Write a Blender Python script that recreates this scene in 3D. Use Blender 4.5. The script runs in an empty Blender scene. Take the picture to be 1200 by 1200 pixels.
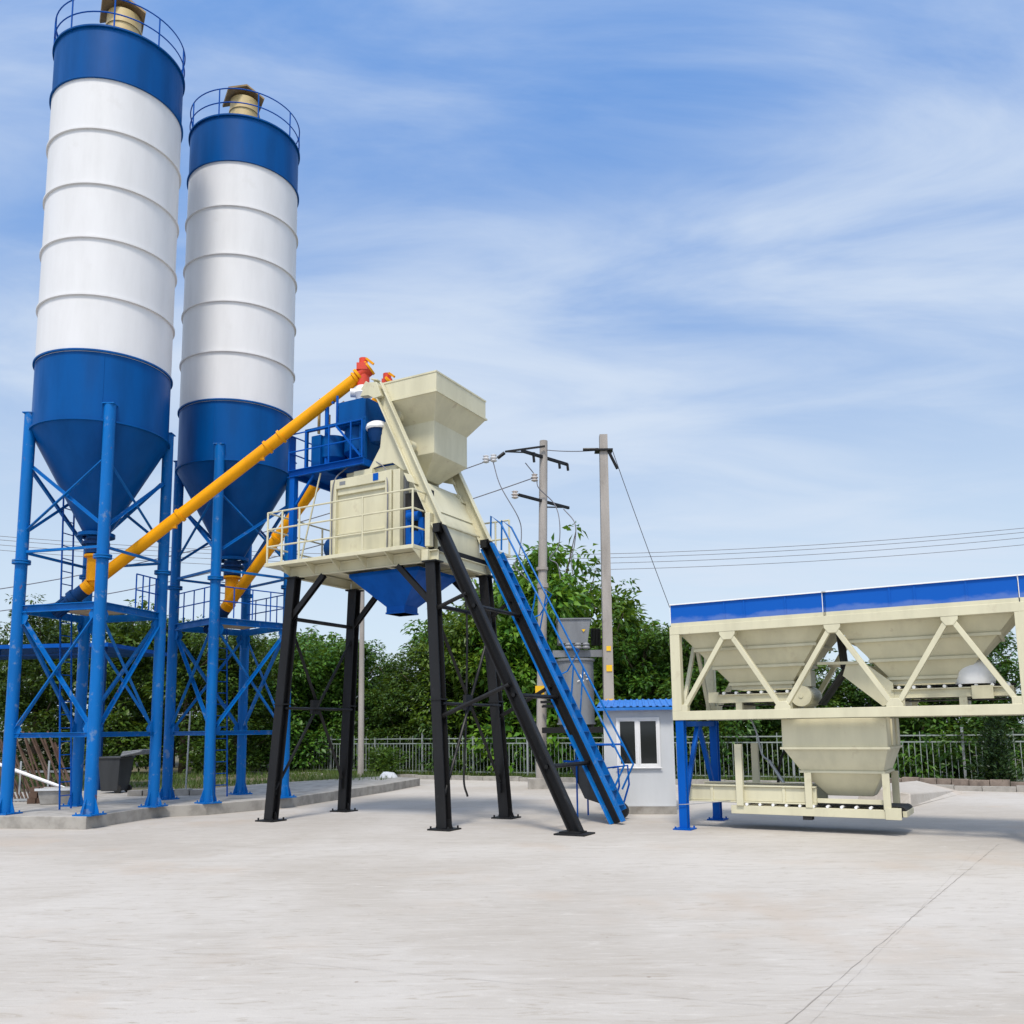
import bpy, bmesh, math, random
from mathutils import Vector, Matrix, noise
R = math.radians
PI = math.pi
scn = bpy.context.scene
col = scn.collection
random.seed(7)

# ------------------------------------------------------------------ camera, sky, sun, exposure
cam_d = bpy.data.cameras.new('camera')
cam_d.sensor_fit = 'HORIZONTAL'
cam_d.sensor_width = 36.0
cam_d.lens = 36.0 * 1043.68 / 1200
cam_d.shift_x = 2.87 / 1200
cam_d.shift_y = 111.34 / 1200
cam_d.clip_start = 0.1
cam_d.clip_end = 3000
cam = bpy.data.objects.new('camera', cam_d)
col.objects.link(cam)
pitch, roll = 0.137, -0.0124
Fv = Vector((0, math.cos(pitch), math.sin(pitch)))
R0 = Vector((1, 0, 0)); U0 = Vector((0, -math.sin(pitch), math.cos(pitch)))
Rv = math.cos(roll) * R0 + math.sin(roll) * U0
Uv = -math.sin(roll) * R0 + math.cos(roll) * U0
cam.matrix_world = Matrix(((Rv.x, Uv.x, -Fv.x, 0), (Rv.y, Uv.y, -Fv.y, 0), (Rv.z, Uv.z, -Fv.z, 1.89), (0, 0, 0, 1)))
scn.camera = cam

SUN_EL, SUN_AZ = 60.0, 190.0          # azimuth clockwise from +Y: behind the camera, to the left
wd = bpy.data.worlds.new('World'); scn.world = wd; wd.use_nodes = True
nt = wd.node_tree; nt.nodes.clear()
N = nt.nodes.new; LK = nt.links.new
out = N('ShaderNodeOutputWorld'); bg = N('ShaderNodeBackground'); bg.inputs['Strength'].default_value = 0.1
sky = N('ShaderNodeTexSky'); sky.sky_type = 'NISHITA'; sky.sun_disc = False
sky.sun_elevation = R(SUN_EL); sky.sun_rotation = R(SUN_AZ); sky.air_density = 1.0; sky.dust_density = 0.6; sky.ozone_density = 1.6
tc = N('ShaderNodeTexCoord')
sep = N('ShaderNodeSeparateXYZ'); LK(tc.outputs['Generated'], sep.inputs[0])
def wmath(op, a, b=None, clamp=False):
    m = N('ShaderNodeMath'); m.operation = op; m.use_clamp = clamp
    for i, x in enumerate((a, b)):
        if x is None: continue
        if isinstance(x, (int, float)): m.inputs[i].default_value = x
        else: LK(x, m.inputs[i])
    return m.outputs[0]
zc = wmath('ADD', wmath('MAXIMUM', sep.outputs['Z'], 0.0), 0.16)
cx_ = wmath('DIVIDE', sep.outputs['X'], zc); cy_ = wmath('DIVIDE', sep.outputs['Y'], zc)
cmb = N('ShaderNodeCombineXYZ'); LK(cx_, cmb.inputs[0]); LK(cy_, cmb.inputs[1])
SKY_OFF = (-2.3522, 29.3526, -3.1736)
mp = N('ShaderNodeMapping'); mp.inputs['Rotation'].default_value = (0, 0, R(70.01)); mp.inputs['Scale'].default_value = (0.55, 1.35, 1); mp.inputs['Location'].default_value = SKY_OFF
LK(cmb.outputs[0], mp.inputs[0])
def wnoise(scale, detail, rough, dist, vec):
    n = N('ShaderNodeTexNoise'); n.inputs['Scale'].default_value = scale; n.inputs['Detail'].default_value = detail
    n.inputs['Roughness'].default_value = rough; n.inputs['Distortion'].default_value = dist; LK(vec, n.inputs['Vector']); return n.outputs['Fac']
def wramp(src, a, b, lo, hi):
    r = N('ShaderNodeMapRange'); r.interpolation_type = 'SMOOTHSTEP'
    for k, v in (('From Min', a), ('From Max', b), ('To Min', lo), ('To Max', hi)): r.inputs[k].default_value = v
    LK(src, r.inputs[0]); return r.outputs[0]
def wmix(f, a, b):
    m = N('ShaderNodeMix'); m.data_type = 'RGBA'; LK(f, m.inputs['Factor']) if not isinstance(f, float) else setattr(m.inputs['Factor'], 'default_value', f)
    for k, x in (('A', a), ('B', b)):
        if isinstance(x, tuple): m.inputs[k].default_value = (*x, 1)
        else: LK(x, m.inputs[k])
    return m.outputs['Result']
big = wnoise(0.62, 3.0, 0.5, 0.3, mp.outputs[0])
wisp = wnoise(2.3, 9.0, 0.58, 0.6, mp.outputs[0])
mask = wmath('ADD', wmath('MULTIPLY', big, 0.62), wmath('MULTIPLY', wisp, 0.38))
blue = wmix(wramp(sep.outputs['Z'], 0.07, 0.62, 0.0, 1.0), (4.1, 4.85, 5.6), (0.62, 1.90, 4.75))
base = wmix(0.85, sky.outputs[0], blue)
cloud = wramp(mask, 0.42, 0.65, 0.07, 0.88)
skyc = wmix(cloud, base, (4.2, 4.8, 5.65))
# bright hazy aureole round the sun (behind the camera)
dt = N('ShaderNodeVectorMath'); dt.operation = 'DOT_PRODUCT'; LK(tc.outputs['Generated'], dt.inputs[0])
dt.inputs[1].default_value = (math.cos(R(SUN_EL)) * math.sin(R(SUN_AZ)), math.cos(R(SUN_EL)) * math.cos(R(SUN_AZ)), math.sin(R(SUN_EL)))
glow = wmath('MULTIPLY', wmath('POWER', wmath('MAXIMUM', dt.outputs['Value'], 0.0), 2.6), 5.5)
gl = N('ShaderNodeVectorMath'); gl.operation = 'SCALE'; gl.inputs[0].default_value = (1.0, 0.965, 0.90); LK(glow, gl.inputs['Scale'])
ad = N('ShaderNodeVectorMath'); ad.operation = 'ADD'; LK(skyc, ad.inputs[0]); LK(gl.outputs[0], ad.inputs[1])
LK(ad.outputs[0], bg.inputs['Color']); LK(bg.outputs[0], out.inputs['Surface'])

sd = bpy.data.lights.new('sun', 'SUN'); sd.energy = 2.0; sd.angle = R(11.0); sd.color = (1.0, 0.93, 0.82)
so = bpy.data.objects.new('sun', sd); col.objects.link(so)
sv = Vector((math.cos(R(SUN_EL)) * math.sin(R(SUN_AZ)), math.cos(R(SUN_EL)) * math.cos(R(SUN_AZ)), math.sin(R(SUN_EL))))
so.rotation_euler = sv.to_track_quat('Z', 'Y').to_euler(); so.location = sv * 60
scn.view_settings.view_transform = 'Standard'
scn.view_settings.look = 'None'
scn.view_settings.exposure = 0.7
scn.view_settings.gamma = 1.0
scn.view_settings.use_curve_mapping = False
try:
    scn.cycles.max_bounces = 6; scn.cycles.transparent_max_bounces = 4
except Exception: pass

# ------------------------------------------------------------------ materials
MT = {}
def mat_base(name):
    m = bpy.data.materials.new(name); m.use_nodes = True
    t = m.node_tree; b = t.nodes['Principled BSDF']
    return m, t, b
def nd(t, typ, **kw):
    n = t.nodes.new(typ)
    for k, v in kw.items():
        if k in n.inputs: n.inputs[k].default_value = v
        else: setattr(n, k, v)
    return n
def mixc(t, fac, a, b):
    m = t.nodes.new('ShaderNodeMix'); m.data_type = 'RGBA'
    for key, x in (('Factor', fac), ('A', a), ('B', b)):
        if hasattr(x, 'links'): t.links.new(x, m.inputs[key])
        elif key == 'Factor': m.inputs[key].default_value = x
        else: m.inputs[key].default_value = (*x, 1)
    return m.outputs['Result']
def ramp(t, src, lo, hi, a=0.0, b=1.0):
    r = t.nodes.new('ShaderNodeMapRange'); r.interpolation_type = 'SMOOTHSTEP'
    r.inputs['From Min'].default_value = lo; r.inputs['From Max'].default_value = hi
    r.inputs['To Min'].default_value = a; r.inputs['To Max'].default_value = b
    t.links.new(src, r.inputs[0]); return r.outputs[0]
def paint(name, c, rough=0.4, var=0.12, dirt=None, dirt_amt=0.0, dirt_scale=6.0, metal=0.0, bump=0.02, streak=True, spec=0.5, dlo=0.60, rust=0.0):
    m, t, b = mat_base(name)
    co = nd(t, 'ShaderNodeTexCoord').outputs['Object']
    mp = nd(t, 'ShaderNodeMapping'); mp.inputs['Scale'].default_value = (1, 1, 0.18 if streak else 1)
    t.links.new(co, mp.inputs[0])
    n = nd(t, 'ShaderNodeTexNoise', Scale=2.6, Detail=6.0, Roughness=0.6); t.links.new(mp.outputs[0], n.inputs['Vector'])
    f = ramp(t, n.outputs['Fac'], 0.35, 0.7)
    c2 = tuple(x * (1 - var) for x in c); c1 = tuple(min(1, x * (1 + var * 0.5)) for x in c)
    cc = mixc(t, f, c1, c2)
    if dirt:
        d = nd(t, 'ShaderNodeTexNoise', Scale=dirt_scale, Detail=8.0, Roughness=0.68); t.links.new(co, d.inputs['Vector'])
        df = ramp(t, d.outputs['Fac'], dlo, dlo + 0.10, 0.0, dirt_amt)
        cc = mixc(t, df, cc, dirt)
        if rust:
            m3 = nd(t, 'ShaderNodeMapping'); m3.inputs['Location'].default_value = (3.7, 9.1, 2.2); m3.inputs['Scale'].default_value = (1, 1, 0.6); t.links.new(co, m3.inputs[0])
            d2 = nd(t, 'ShaderNodeTexNoise', Scale=dirt_scale * 0.8, Detail=7.0, Roughness=0.7); t.links.new(m3.outputs[0], d2.inputs['Vector'])
            cc = mixc(t, ramp(t, d2.outputs['Fac'], 0.655, 0.70, 0.0, rust), cc, (0.19, 0.075, 0.03))
    t.links.new(cc, b.inputs['Base Color'])
    r = ramp(t, n.outputs['Fac'], 0.3, 0.75, rough * 0.82, min(1, rough * 1.3)); t.links.new(r, b.inputs['Roughness'])
    b.inputs['Metallic'].default_value = metal
    b.inputs['Specular IOR Level'].default_value = spec
    if bump:
        n2 = nd(t, 'ShaderNodeTexNoise', Scale=1.7, Detail=3.0); t.links.new(co, n2.inputs['Vector'])
        bp = nd(t, 'ShaderNodeBump', Strength=bump * 6, Distance=0.05); t.links.new(n2.outputs['Fac'], bp.inputs['Height']); t.links.new(bp.outputs[0], b.inputs['Normal'])
    MT[name] = m
    return m
RUST = (0.20, 0.09, 0.045)
paint('silo_blue', (0.0, 0.072, 0.27), 0.42, 0.13, bump=0.02, spec=0.12)
paint('leg_blue', (0.0, 0.125, 0.42), 0.45, 0.14, (0.20, 0.27, 0.36), 0.5, 4.5, bump=0, spec=0.2, dlo=0.57, rust=0.75)
paint('bright_blue', (0.0, 0.082, 0.39), 0.45, 0.15, bump=0.01, spec=0.12)
paint('dark_blue', (0.0, 0.035, 0.14), 0.5, 0.2, bump=0, spec=0.2)
paint('silo_white', (0.70, 0.70, 0.71), 0.5, 0.045, (0.58, 0.57, 0.55), 0.2, 1.2, bump=0.015, spec=0.3)
paint('cream', (0.60, 0.565, 0.40), 0.5, 0.09, (0.44, 0.38, 0.26), 0.35, 3.0, bump=0.02, dlo=0.58, rust=0.25)
paint('tan', (0.56, 0.42, 0.19), 0.5, 0.15, (0.22, 0.13, 0.06), 0.4, 3.0)
paint('yellow', (0.80, 0.335, 0.0), 0.42, 0.10, (0.45, 0.2, 0.02), 0.25, 4.0, bump=0.01, spec=0.2)
paint('red', (0.60, 0.045, 0.015), 0.4, 0.2, bump=0)
paint('black', (0.010, 0.010, 0.011), 0.5, 0.3, (0.05, 0.05, 0.05), 0.25, 5.0, bump=0, spec=0.3)
paint('rubber', (0.012, 0.012, 0.012), 0.8, 0.3, bump=0)
paint('white_paint', (0.82, 0.82, 0.82), 0.4, 0.05, bump=0)
paint('panel_white', (0.60, 0.62, 0.64), 0.45, 0.04, (0.5, 0.48, 0.44), 0.25, 2.0, bump=0)
paint('grey_metal', (0.20, 0.21, 0.225), 0.45, 0.15, (0.10, 0.08, 0.07), 0.3, 4.0, bump=0)
paint('galv', (0.40, 0.42, 0.43), 0.45, 0.15, metal=0.4, bump=0)
paint('fence_grey', (0.27, 0.31, 0.29), 0.5, 0.2, bump=0)
paint('pole_concrete', (0.36, 0.33, 0.30), 0.85, 0.18, (0.2, 0.18, 0.16), 0.5, 3.0, bump=0.03)
paint('dark_plastic', (0.035, 0.038, 0.042), 0.5, 0.2, bump=0)
paint('rust_steel', (0.085, 0.048, 0.03), 0.75, 0.35, (0.05, 0.03, 0.02), 0.6, 8.0, bump=0.03, streak=False)
paint('rust_cap', (0.30, 0.20, 0.09), 0.7, 0.3, (0.05, 0.03, 0.02), 0.6, 3.0)
paint('insulator', (0.62, 0.56, 0.52), 0.3, 0.1, bump=0)
paint('porcelain', (0.75, 0.74, 0.74), 0.3, 0.1, bump=0)
paint('bark', (0.10, 0.075, 0.05), 0.9, 0.35, bump=0.05)
paint('wire_dark', (0.17, 0.17, 0.19), 0.6, 0.1, bump=0)
paint('sticker_yellow', (0.85, 0.50, 0.01), 0.5, 0.05, bump=0)
paint('tile_grey', (0.30, 0.29, 0.27), 0.8, 0.3, (0.14, 0.12, 0.1), 0.5, 5.0, bump=0.03, streak=False)
paint('stone', (0.24, 0.19, 0.155), 0.9, 0.4, (0.1, 0.08, 0.06), 0.7, 6.0, bump=0.06, streak=False)
paint('wood', (0.40, 0.30, 0.18), 0.8, 0.2, bump=0)
paint('plinth_concrete', (0.33, 0.31, 0.28), 0.9, 0.25, (0.20, 0.18, 0.155), 0.7, 2.2, bump=0.05, streak=False)

def dusty_panel():
    m, t, b = mat_base('panel_blue')
    co = nd(t, 'ShaderNodeTexCoord').outputs['Object']
    sp_ = nd(t, 'ShaderNodeSeparateXYZ'); t.links.new(co, sp_.inputs[0])
    mp = nd(t, 'ShaderNodeMapping'); mp.inputs['Scale'].default_value = (0.55, 0.55, 1.2); t.links.new(co, mp.inputs[0])
    n = nd(t, 'ShaderNodeTexNoise', Scale=2.2, Detail=7.0, Roughness=0.6); t.links.new(mp.outputs[0], n.inputs['Vector'])
    h = ramp(t, sp_.outputs['Z'], 3.89, 4.16, 0.34, -0.20)
    a = nd(t, 'ShaderNodeMath', operation='ADD'); t.links.new(h, a.inputs[0]); t.links.new(n.outputs['Fac'], a.inputs[1])
    c = mixc(t, ramp(t, a.outputs[0], 0.66, 0.86, 0.0, 0.22), (0.0, 0.088, 0.43), (0.36, 0.42, 0.55))
    t.links.new(c, b.inputs['Base Color']); b.inputs['Roughness'].default_value = 0.5; b.inputs['Specular IOR Level'].default_value = 0.2
    MT['panel_blue'] = m
dusty_panel()
def glass_mat():
    m, t, b = mat_base('window_glass')
    b.inputs['Base Color'].default_value = (0.012, 0.015, 0.016, 1); b.inputs['Roughness'].default_value = 0.06
    MT['glass'] = m
glass_mat()

def yard_mat():
    m, t, b = mat_base('yard_concrete')
    co = nd(t, 'ShaderNodeTexCoord').outputs['Object']
    big = nd(t, 'ShaderNodeTexNoise', Scale=0.16, Detail=6.0, Roughness=0.6, Distortion=0.4); t.links.new(co, big.inputs['Vector'])
    mp = nd(t, 'ShaderNodeMapping'); mp.inputs['Rotation'].default_value = (0, 0, R(24)); mp.inputs['Scale'].default_value = (0.6, 3.0, 1); t.links.new(co, mp.inputs[0])
    st = nd(t, 'ShaderNodeTexNoise', Scale=0.9, Detail=8.0, Roughness=0.68, Distortion=1.2); t.links.new(mp.outputs[0], st.inputs['Vector'])
    fine = nd(t, 'ShaderNodeTexNoise', Scale=38.0, Detail=5.0, Roughness=0.7); t.links.new(co, fine.inputs['Vector'])
    c = mixc(t, ramp(t, big.outputs['Fac'], 0.38, 0.62), (0.475, 0.445, 0.408), (0.395, 0.36, 0.318))
    c = mixc(t, ramp(t, st.outputs['Fac'], 0.50, 0.75, 0, 0.5), c, (0.52, 0.485, 0.445))
    c = mixc(t, ramp(t, st.outputs['Fac'], 0.47, 0.30, 0, 0.45), c, (0.35, 0.315, 0.275))
    c = mixc(t, ramp(t, fine.outputs['Fac'], 0.55, 0.8, 0, 0.35), c, (0.36, 0.34, 0.32))
    md = nd(t, 'ShaderNodeTexNoise', Scale=2.4, Detail=9.0, Roughness=0.72, Distortion=2.2); t.links.new(mp.outputs[0], md.inputs['Vector'])
    c = mixc(t, ramp(t, md.outputs['Fac'], 0.53, 0.70, 0, 0.55), c, (0.55, 0.52, 0.48))
    c = mixc(t, ramp(t, md.outputs['Fac'], 0.47, 0.34, 0, 0.75), c, (0.33, 0.29, 0.24))
    sw = nd(t, 'ShaderNodeTexNoise', Scale=9.0, Detail=6.0, Roughness=0.75, Distortion=3.0); t.links.new(co, sw.inputs['Vector'])
    c = mixc(t, ramp(t, sw.outputs['Fac'], 0.60, 0.72, 0, 0.40), c, (0.32, 0.29, 0.25))
    c = mixc(t, ramp(t, sw.outputs['Fac'], 0.42, 0.30, 0, 0.35), c, (0.56, 0.53, 0.49))
    # scattered darker chips and spots
    vo = nd(t, 'ShaderNodeTexVoronoi', Scale=1.3); t.links.new(co, vo.inputs['Vector'])
    c = mixc(t, ramp(t, vo.outputs['Distance'], 0.030, 0.012, 0, 0.75), c, (0.22, 0.17, 0.13))
    # warm rust-tinged stains
    ws = nd(t, 'ShaderNodeTexNoise', Scale=0.33, Detail=5.0, Roughness=0.6)
    mp2 = nd(t, 'ShaderNodeMapping'); mp2.inputs['Location'].default_value = (7.3, 4.1, 0); t.links.new(co, mp2.inputs[0]); t.links.new(mp2.outputs[0], ws.inputs['Vector'])
    c = mixc(t, ramp(t, ws.outputs['Fac'], 0.54, 0.70, 0, 0.5), c, (0.42, 0.345, 0.275))
    t.links.new(c, b.inputs['Base Color'])
    b.inputs['Roughness'].default_value = 0.8
    b.inputs['Specular IOR Level'].default_value = 0.35
    bp = nd(t, 'ShaderNodeBump', Strength=0.35, Distance=0.01)
    sm = nd(t, 'ShaderNodeMath', operation='ADD'); t.links.new(fine.outputs['Fac'], sm.inputs[0]); t.links.new(st.outputs['Fac'], sm.inputs[1])
    t.links.new(sm.outputs[0], bp.inputs['Height']); t.links.new(bp.outputs[0], b.inputs['Normal'])
    MT['yard'] = m
yard_mat()

def soil_mat():
    m, t, b = mat_base('soil')
    co = nd(t, 'ShaderNodeTexCoord').outputs['Object']
    n = nd(t, 'ShaderNodeTexNoise', Scale=0.8, Detail=8.0, Roughness=0.7); t.links.new(co, n.inputs['Vector'])
    c = mixc(t, ramp(t, n.outputs['Fac'], 0.35, 0.65), (0.075, 0.085, 0.035), (0.16, 0.125, 0.085))
    t.links.new(c, b.inputs['Base Color']); b.inputs['Roughness'].default_value = 0.95
    MT['soil'] = m
soil_mat()

def leaf_mat(name, cols, trans=0.3):
    m, t, b = mat_base(name)
    g = nd(t, 'ShaderNodeNewGeometry'); oi = nd(t, 'ShaderNodeObjectInfo')
    cr = nd(t, 'ShaderNodeValToRGB'); el = cr.color_ramp.elements
    el[0].position = 0.0; el[0].color = (*cols[0], 1); el[1].position = 1.0; el[1].color = (*cols[-1], 1)
    for i, c in enumerate(cols[1:-1]):
        e = el.new((i + 1) / (len(cols) - 1)); e.color = (*c, 1)
    t.links.new(g.outputs['Random Per Island'], cr.inputs[0])
    hs = nd(t, 'ShaderNodeHueSaturation')
    t.links.new(ramp(t, oi.outputs['Random'], 0, 1, 0.488, 0.512), hs.inputs['Hue']); t.links.new(ramp(t, oi.outputs['Random'], 0, 1, 0.8, 1.2), hs.inputs['Value'])
    t.links.new(cr.outputs[0], hs.inputs['Color'])
    t.links.new(hs.outputs[0], b.inputs['Base Color']); b.inputs['Roughness'].default_value = 0.42; b.inputs['Specular IOR Level'].default_value = 0.35
    tr = nd(t, 'ShaderNodeBsdfTranslucent'); mc = mixc(t, 0.5, hs.outputs[0], (0.20, 0.26, 0.02)); t.links.new(mc, tr.inputs['Color'])
    ms = nd(t, 'ShaderNodeMixShader'); ms.inputs[0].default_value = trans
    t.links.new(b.outputs[0], ms.inputs[1]); t.links.new(tr.outputs[0], ms.inputs[2])
    t.links.new(ms.outputs[0], t.nodes['Material Output'].inputs['Surface'])
    MT[name] = m
leaf_mat('leaf_bright', [(0.035, 0.10, 0.010), (0.085, 0.19, 0.016), (0.17, 0.28, 0.03)])
leaf_mat('leaf_mid', [(0.024, 0.07, 0.012), (0.06, 0.14, 0.018), (0.11, 0.21, 0.026)])
leaf_mat('leaf_dark', [(0.016, 0.048, 0.010), (0.038, 0.095, 0.014), (0.075, 0.15, 0.02)])
leaf_mat('conifer', [(0.010, 0.030, 0.010), (0.018, 0.048, 0.012), (0.035, 0.075, 0.018)], 0.1)
leaf_mat('grass', [(0.05, 0.10, 0.015), (0.09, 0.15, 0.03), (0.15, 0.16, 0.06)])

# ------------------------------------------------------------------ mesh helpers
def tag(o, label=None, cat=None, group=None, kind=None):
    if label: o['label'] = label
    if cat: o['category'] = cat
    if group: o['group'] = group
    if kind: o['kind'] = kind
    return o
def empty(name, loc=(0, 0, 0), rz=0.0, label=None, cat=None, group=None):
    o = bpy.data.objects.new(name, None); col.objects.link(o); o.location = loc; o.rotation_euler = (0, 0, rz)
    o.empty_display_size = 0.3
    return tag(o, label, cat, group)
def copy_tree(o, parent=None):
    c = o.copy(); col.objects.link(c)
    if parent: c.parent = parent
    for ch in list(o.children): copy_tree(ch, c)
    return c
V = Vector
class MB:
    def __init__(s): s.v = []; s.f = []; s.mi = []; s.cur = 0
    def add(s, vs, fs):
        k = len(s.v); s.v += [tuple(x) for x in vs]; s.f += [tuple(i + k for i in f) for f in fs]; s.mi += [s.cur] * len(fs); return s
    def box(s, x0, x1, y0, y1, z0, z1):
        return s.add([(x0, y0, z0), (x1, y0, z0), (x1, y1, z0), (x0, y1, z0), (x0, y0, z1), (x1, y0, z1), (x1, y1, z1), (x0, y1, z1)],
                     [(0, 3, 2, 1), (4, 5, 6, 7), (0, 1, 5, 4), (1, 2, 6, 5), (2, 3, 7, 6), (3, 0, 4, 7)])
    def loft(s, rings, cap=True):
        n = len(rings[0]); vs = [p for r in rings for p in r]; fs = []
        for k in range(len(rings) - 1):
            for i in range(n):
                j = (i + 1) % n; fs.append((k * n + i, k * n + j, (k + 1) * n + j, (k + 1) * n + i))
        if cap: fs.append(tuple(range(n))[::-1]); fs.append(tuple((len(rings) - 1) * n + i for i in range(n)))
        return s.add(vs, fs)
    def prof(s, p, q, pts, up=(0, 0, 1)):
        p = V(p); q = V(q); d = (q - p).normalized(); up = V(up)
        if abs(d.dot(up)) > 0.98: up = V((0, 1, 0)) if abs(d.y) < 0.9 else V((1, 0, 0))
        x = d.cross(up).normalized(); y = x.cross(d).normalized()
        return s.loft([[p + x * a + y * b for a, b in pts], [q + x * a + y * b for a, b in pts]])
    def bar(s, p, q, w, h=None, up=(0, 0, 1)):
        h = w if h is None else h
        return s.prof(p, q, [(-w / 2, -h / 2), (w / 2, -h / 2), (w / 2, h / 2), (-w / 2, h / 2)], up)
    def ibeam(s, p, q, w, h, t, up=(0, 0, 1)):
        a, b = w / 2, h / 2
        return s.prof(p, q, [(-a, -b), (a, -b), (a, -b + t), (t / 2, -b + t), (t / 2, b - t), (a, b - t), (a, b), (-a, b), (-a, b - t), (-t / 2, b - t), (-t / 2, -b + t), (-a, -b + t)], up)
    def chan(s, p, q, w, h, t, up=(0, 0, 1)):       # C channel, open side +x of its frame
        a, b = w / 2, h / 2
        return s.prof(p, q, [(-a, -b), (a, -b), (a, -b + t), (-a + t, -b + t), (-a + t, b - t), (a, b - t), (a, b), (-a, b)], up)
    def angle(s, p, q, w, t, up=(0, 0, 1)):
        a = w / 2
        return s.prof(p, q, [(-a, -a), (a, -a), (a, -a + t), (-a + t, -a + t), (-a + t, a), (-a, a)], up)
    def tube(s, pts, r, n=8, closed=False):
        pts = [V(p) for p in pts]; m = len(pts); rr = r if isinstance(r, (list, tuple)) else [r] * m; rings = []; x = None
        for i in range(m):
            if closed: d = (pts[(i + 1) % m] - pts[i - 1]).normalized()
            else:
                d = (pts[min(i + 1, m - 1)] - pts[max(i - 1, 0)]).normalized()
            if x is None:
                up = V((0, 0, 1)) if abs(d.z) < 0.95 else V((1, 0, 0)); x = d.cross(up).normalized()
            x = (x - d * x.dot(d)).normalized(); y = d.cross(x)
            rings.append([pts[i] + (x * math.cos(2 * PI * k / n) + y * math.sin(2 * PI * k / n)) * rr[i] for k in range(n)])
        if closed: rings.append(rings[0]); return s.loft(rings, False)
        return s.loft(rings)
    def lathe(s, prof, n=24, c=(0, 0, 0), closed_profile=False):
        c = V(c); rings = [[c + V((r * math.cos(2 * PI * k / n), r * math.sin(2 * PI * k / n), z)) for k in range(n)] for r, z in prof]
        if closed_profile: rings.append(rings[0]); return s.loft(rings, False)
        return s.loft(rings)
    def prism(s, poly, org, ax, ay, az, d):          # polygon in (ax, ay), thickness d along az
        o = V(org); ax = V(ax); ay = V(ay); az = V(az)
        a = [o + ax * p[0] + ay * p[1] for p in poly]; b = [p + az * d for p in a]
        return s.loft([a, b])
    def frust(s, levels, cap=True):                   # levels: (x0,x1,y0,y1,z)
        return s.loft([[V((a, c, z)), V((b, c, z)), V((b, d, z)), V((a, d, z))] for a, b, c, d, z in levels], cap)
    def build(s, name, mat, parent=None, smooth=35, bevel=0.0):
        me = bpy.data.meshes.new(name); me.from_pydata(s.v, [], s.f); me.update()
        bm = bmesh.new(); bm.from_mesh(me); bmesh.ops.recalc_face_normals(bm, faces=bm.faces); bm.to_mesh(me); bm.free()
        mats = mat if isinstance(mat, (list, tuple)) else [mat]
        for m in mats: me.materials.append(MT[m] if isinstance(m, str) else m)
        if len(mats) > 1:
            for p, i in zip(me.polygons, s.mi): p.material_index = i
        if smooth:
            me.shade_smooth()
            me.set_sharp_from_angle(angle=R(smooth))
        o = bpy.data.objects.new(name, me); col.objects.link(o)
        if parent: o.parent = parent
        if bevel:
            bv = o.modifiers.new('bevel', 'BEVEL'); bv.width = bevel; bv.segments = 2; bv.limit_method = 'ANGLE'; bv.angle_limit = R(40)
        return o
def curve_pts(pts, n=6):                        # smooth (Catmull-Rom) run of points for hoses and wires
    P = [V(p) for p in pts]; P = [P[0] * 2 - P[1]] + P + [P[-1] * 2 - P[-2]]; o = []
    for i in range(1, len(P) - 2):
        for k in range(n):
            t = k / n; a, b_, c, d = P[i - 1:i + 3]
            o.append(0.5 * ((2 * b_) + (c - a) * t + (2 * a - 5 * b_ + 4 * c - d) * t * t + (3 * b_ - a - 3 * c + d) * t ** 3))
    return o + [P[-2]]
def catenary(p, q, sag, n=14):
    p = V(p); q = V(q); o = []
    for i in range(n + 1):
        t = i / n; a = p.lerp(q, t); a.z -= sag * 4 * t * (1 - t); o.append(a)
    return o

# ------------------------------------------------------------------ ground, yard, apron
b = MB(); b.add([(-900, -300, -0.012), (900, -300, -0.012), (900, 1500, -0.012), (-900, 1500, -0.012)], [(0, 1, 2, 3)])
tag(b.build('ground', 'soil', smooth=0), kind='structure')
e3 = V((0.859, -0.512, 0)); n3 = V((0.512, 0.859, 0))       # direction of the back fence and its normal
def fl(s, d, z=0.0): p = e3 * s + n3 * d; return V((p.x, p.y, z))
b = MB(); yv = [(-40, -14, 0), (40, -14, 0), fl(26, 29.0), fl(-27, 29.0), fl(-60, 29.0)]
b.add(yv, [tuple(range(len(yv)))]); tag(b.build('concrete_yard', 'yard', smooth=0), kind='structure')
def joint(p, q, w):
    p = V((*p, 0.004)); q = V((*q, 0.004)); d = (q - p).normalized(); s = V((-d.y, d.x, 0)) * w / 2
    b = MB(); k = 90; L = []; Rr = []
    for i in range(k + 1):
        c = p.lerp(q, i / k) + s.normalized() * (noise.noise(V((i * 0.9, p.x, 3))) * 0.012); ww = max(0.04, 0.75 + 1.3 * noise.noise(V((i * 0.7, p.y, 9))))
        L.append(c + s * ww); Rr.append(c - s * ww)
    b.add(L + Rr, [(i, i + 1, k + 2 + i, k + 1 + i) for i in range(k)])
    return tag(b.build('expansion_joint', 'joint', smooth=0), kind='structure')
m, t, bs = mat_base('joint'); bs.inputs['Base Color'].default_value = (0.30, 0.275, 0.245, 1); bs.inputs['Roughness'].default_value = 0.95; MT['joint'] = m
joint((1.3, 5.4), (7.7, 14.5), 0.007)
joint((1.75, 5.8), (7.5, 14.6), 0.002)
joint((-7.0, 14.0), (7.0, 8.2), 0.003)
joint((-5.0, 8.87), (4.0, 5.55), 0.003)
joint((-9.5, 17.4), (-0.2, 13.6), 0.006)

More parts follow.
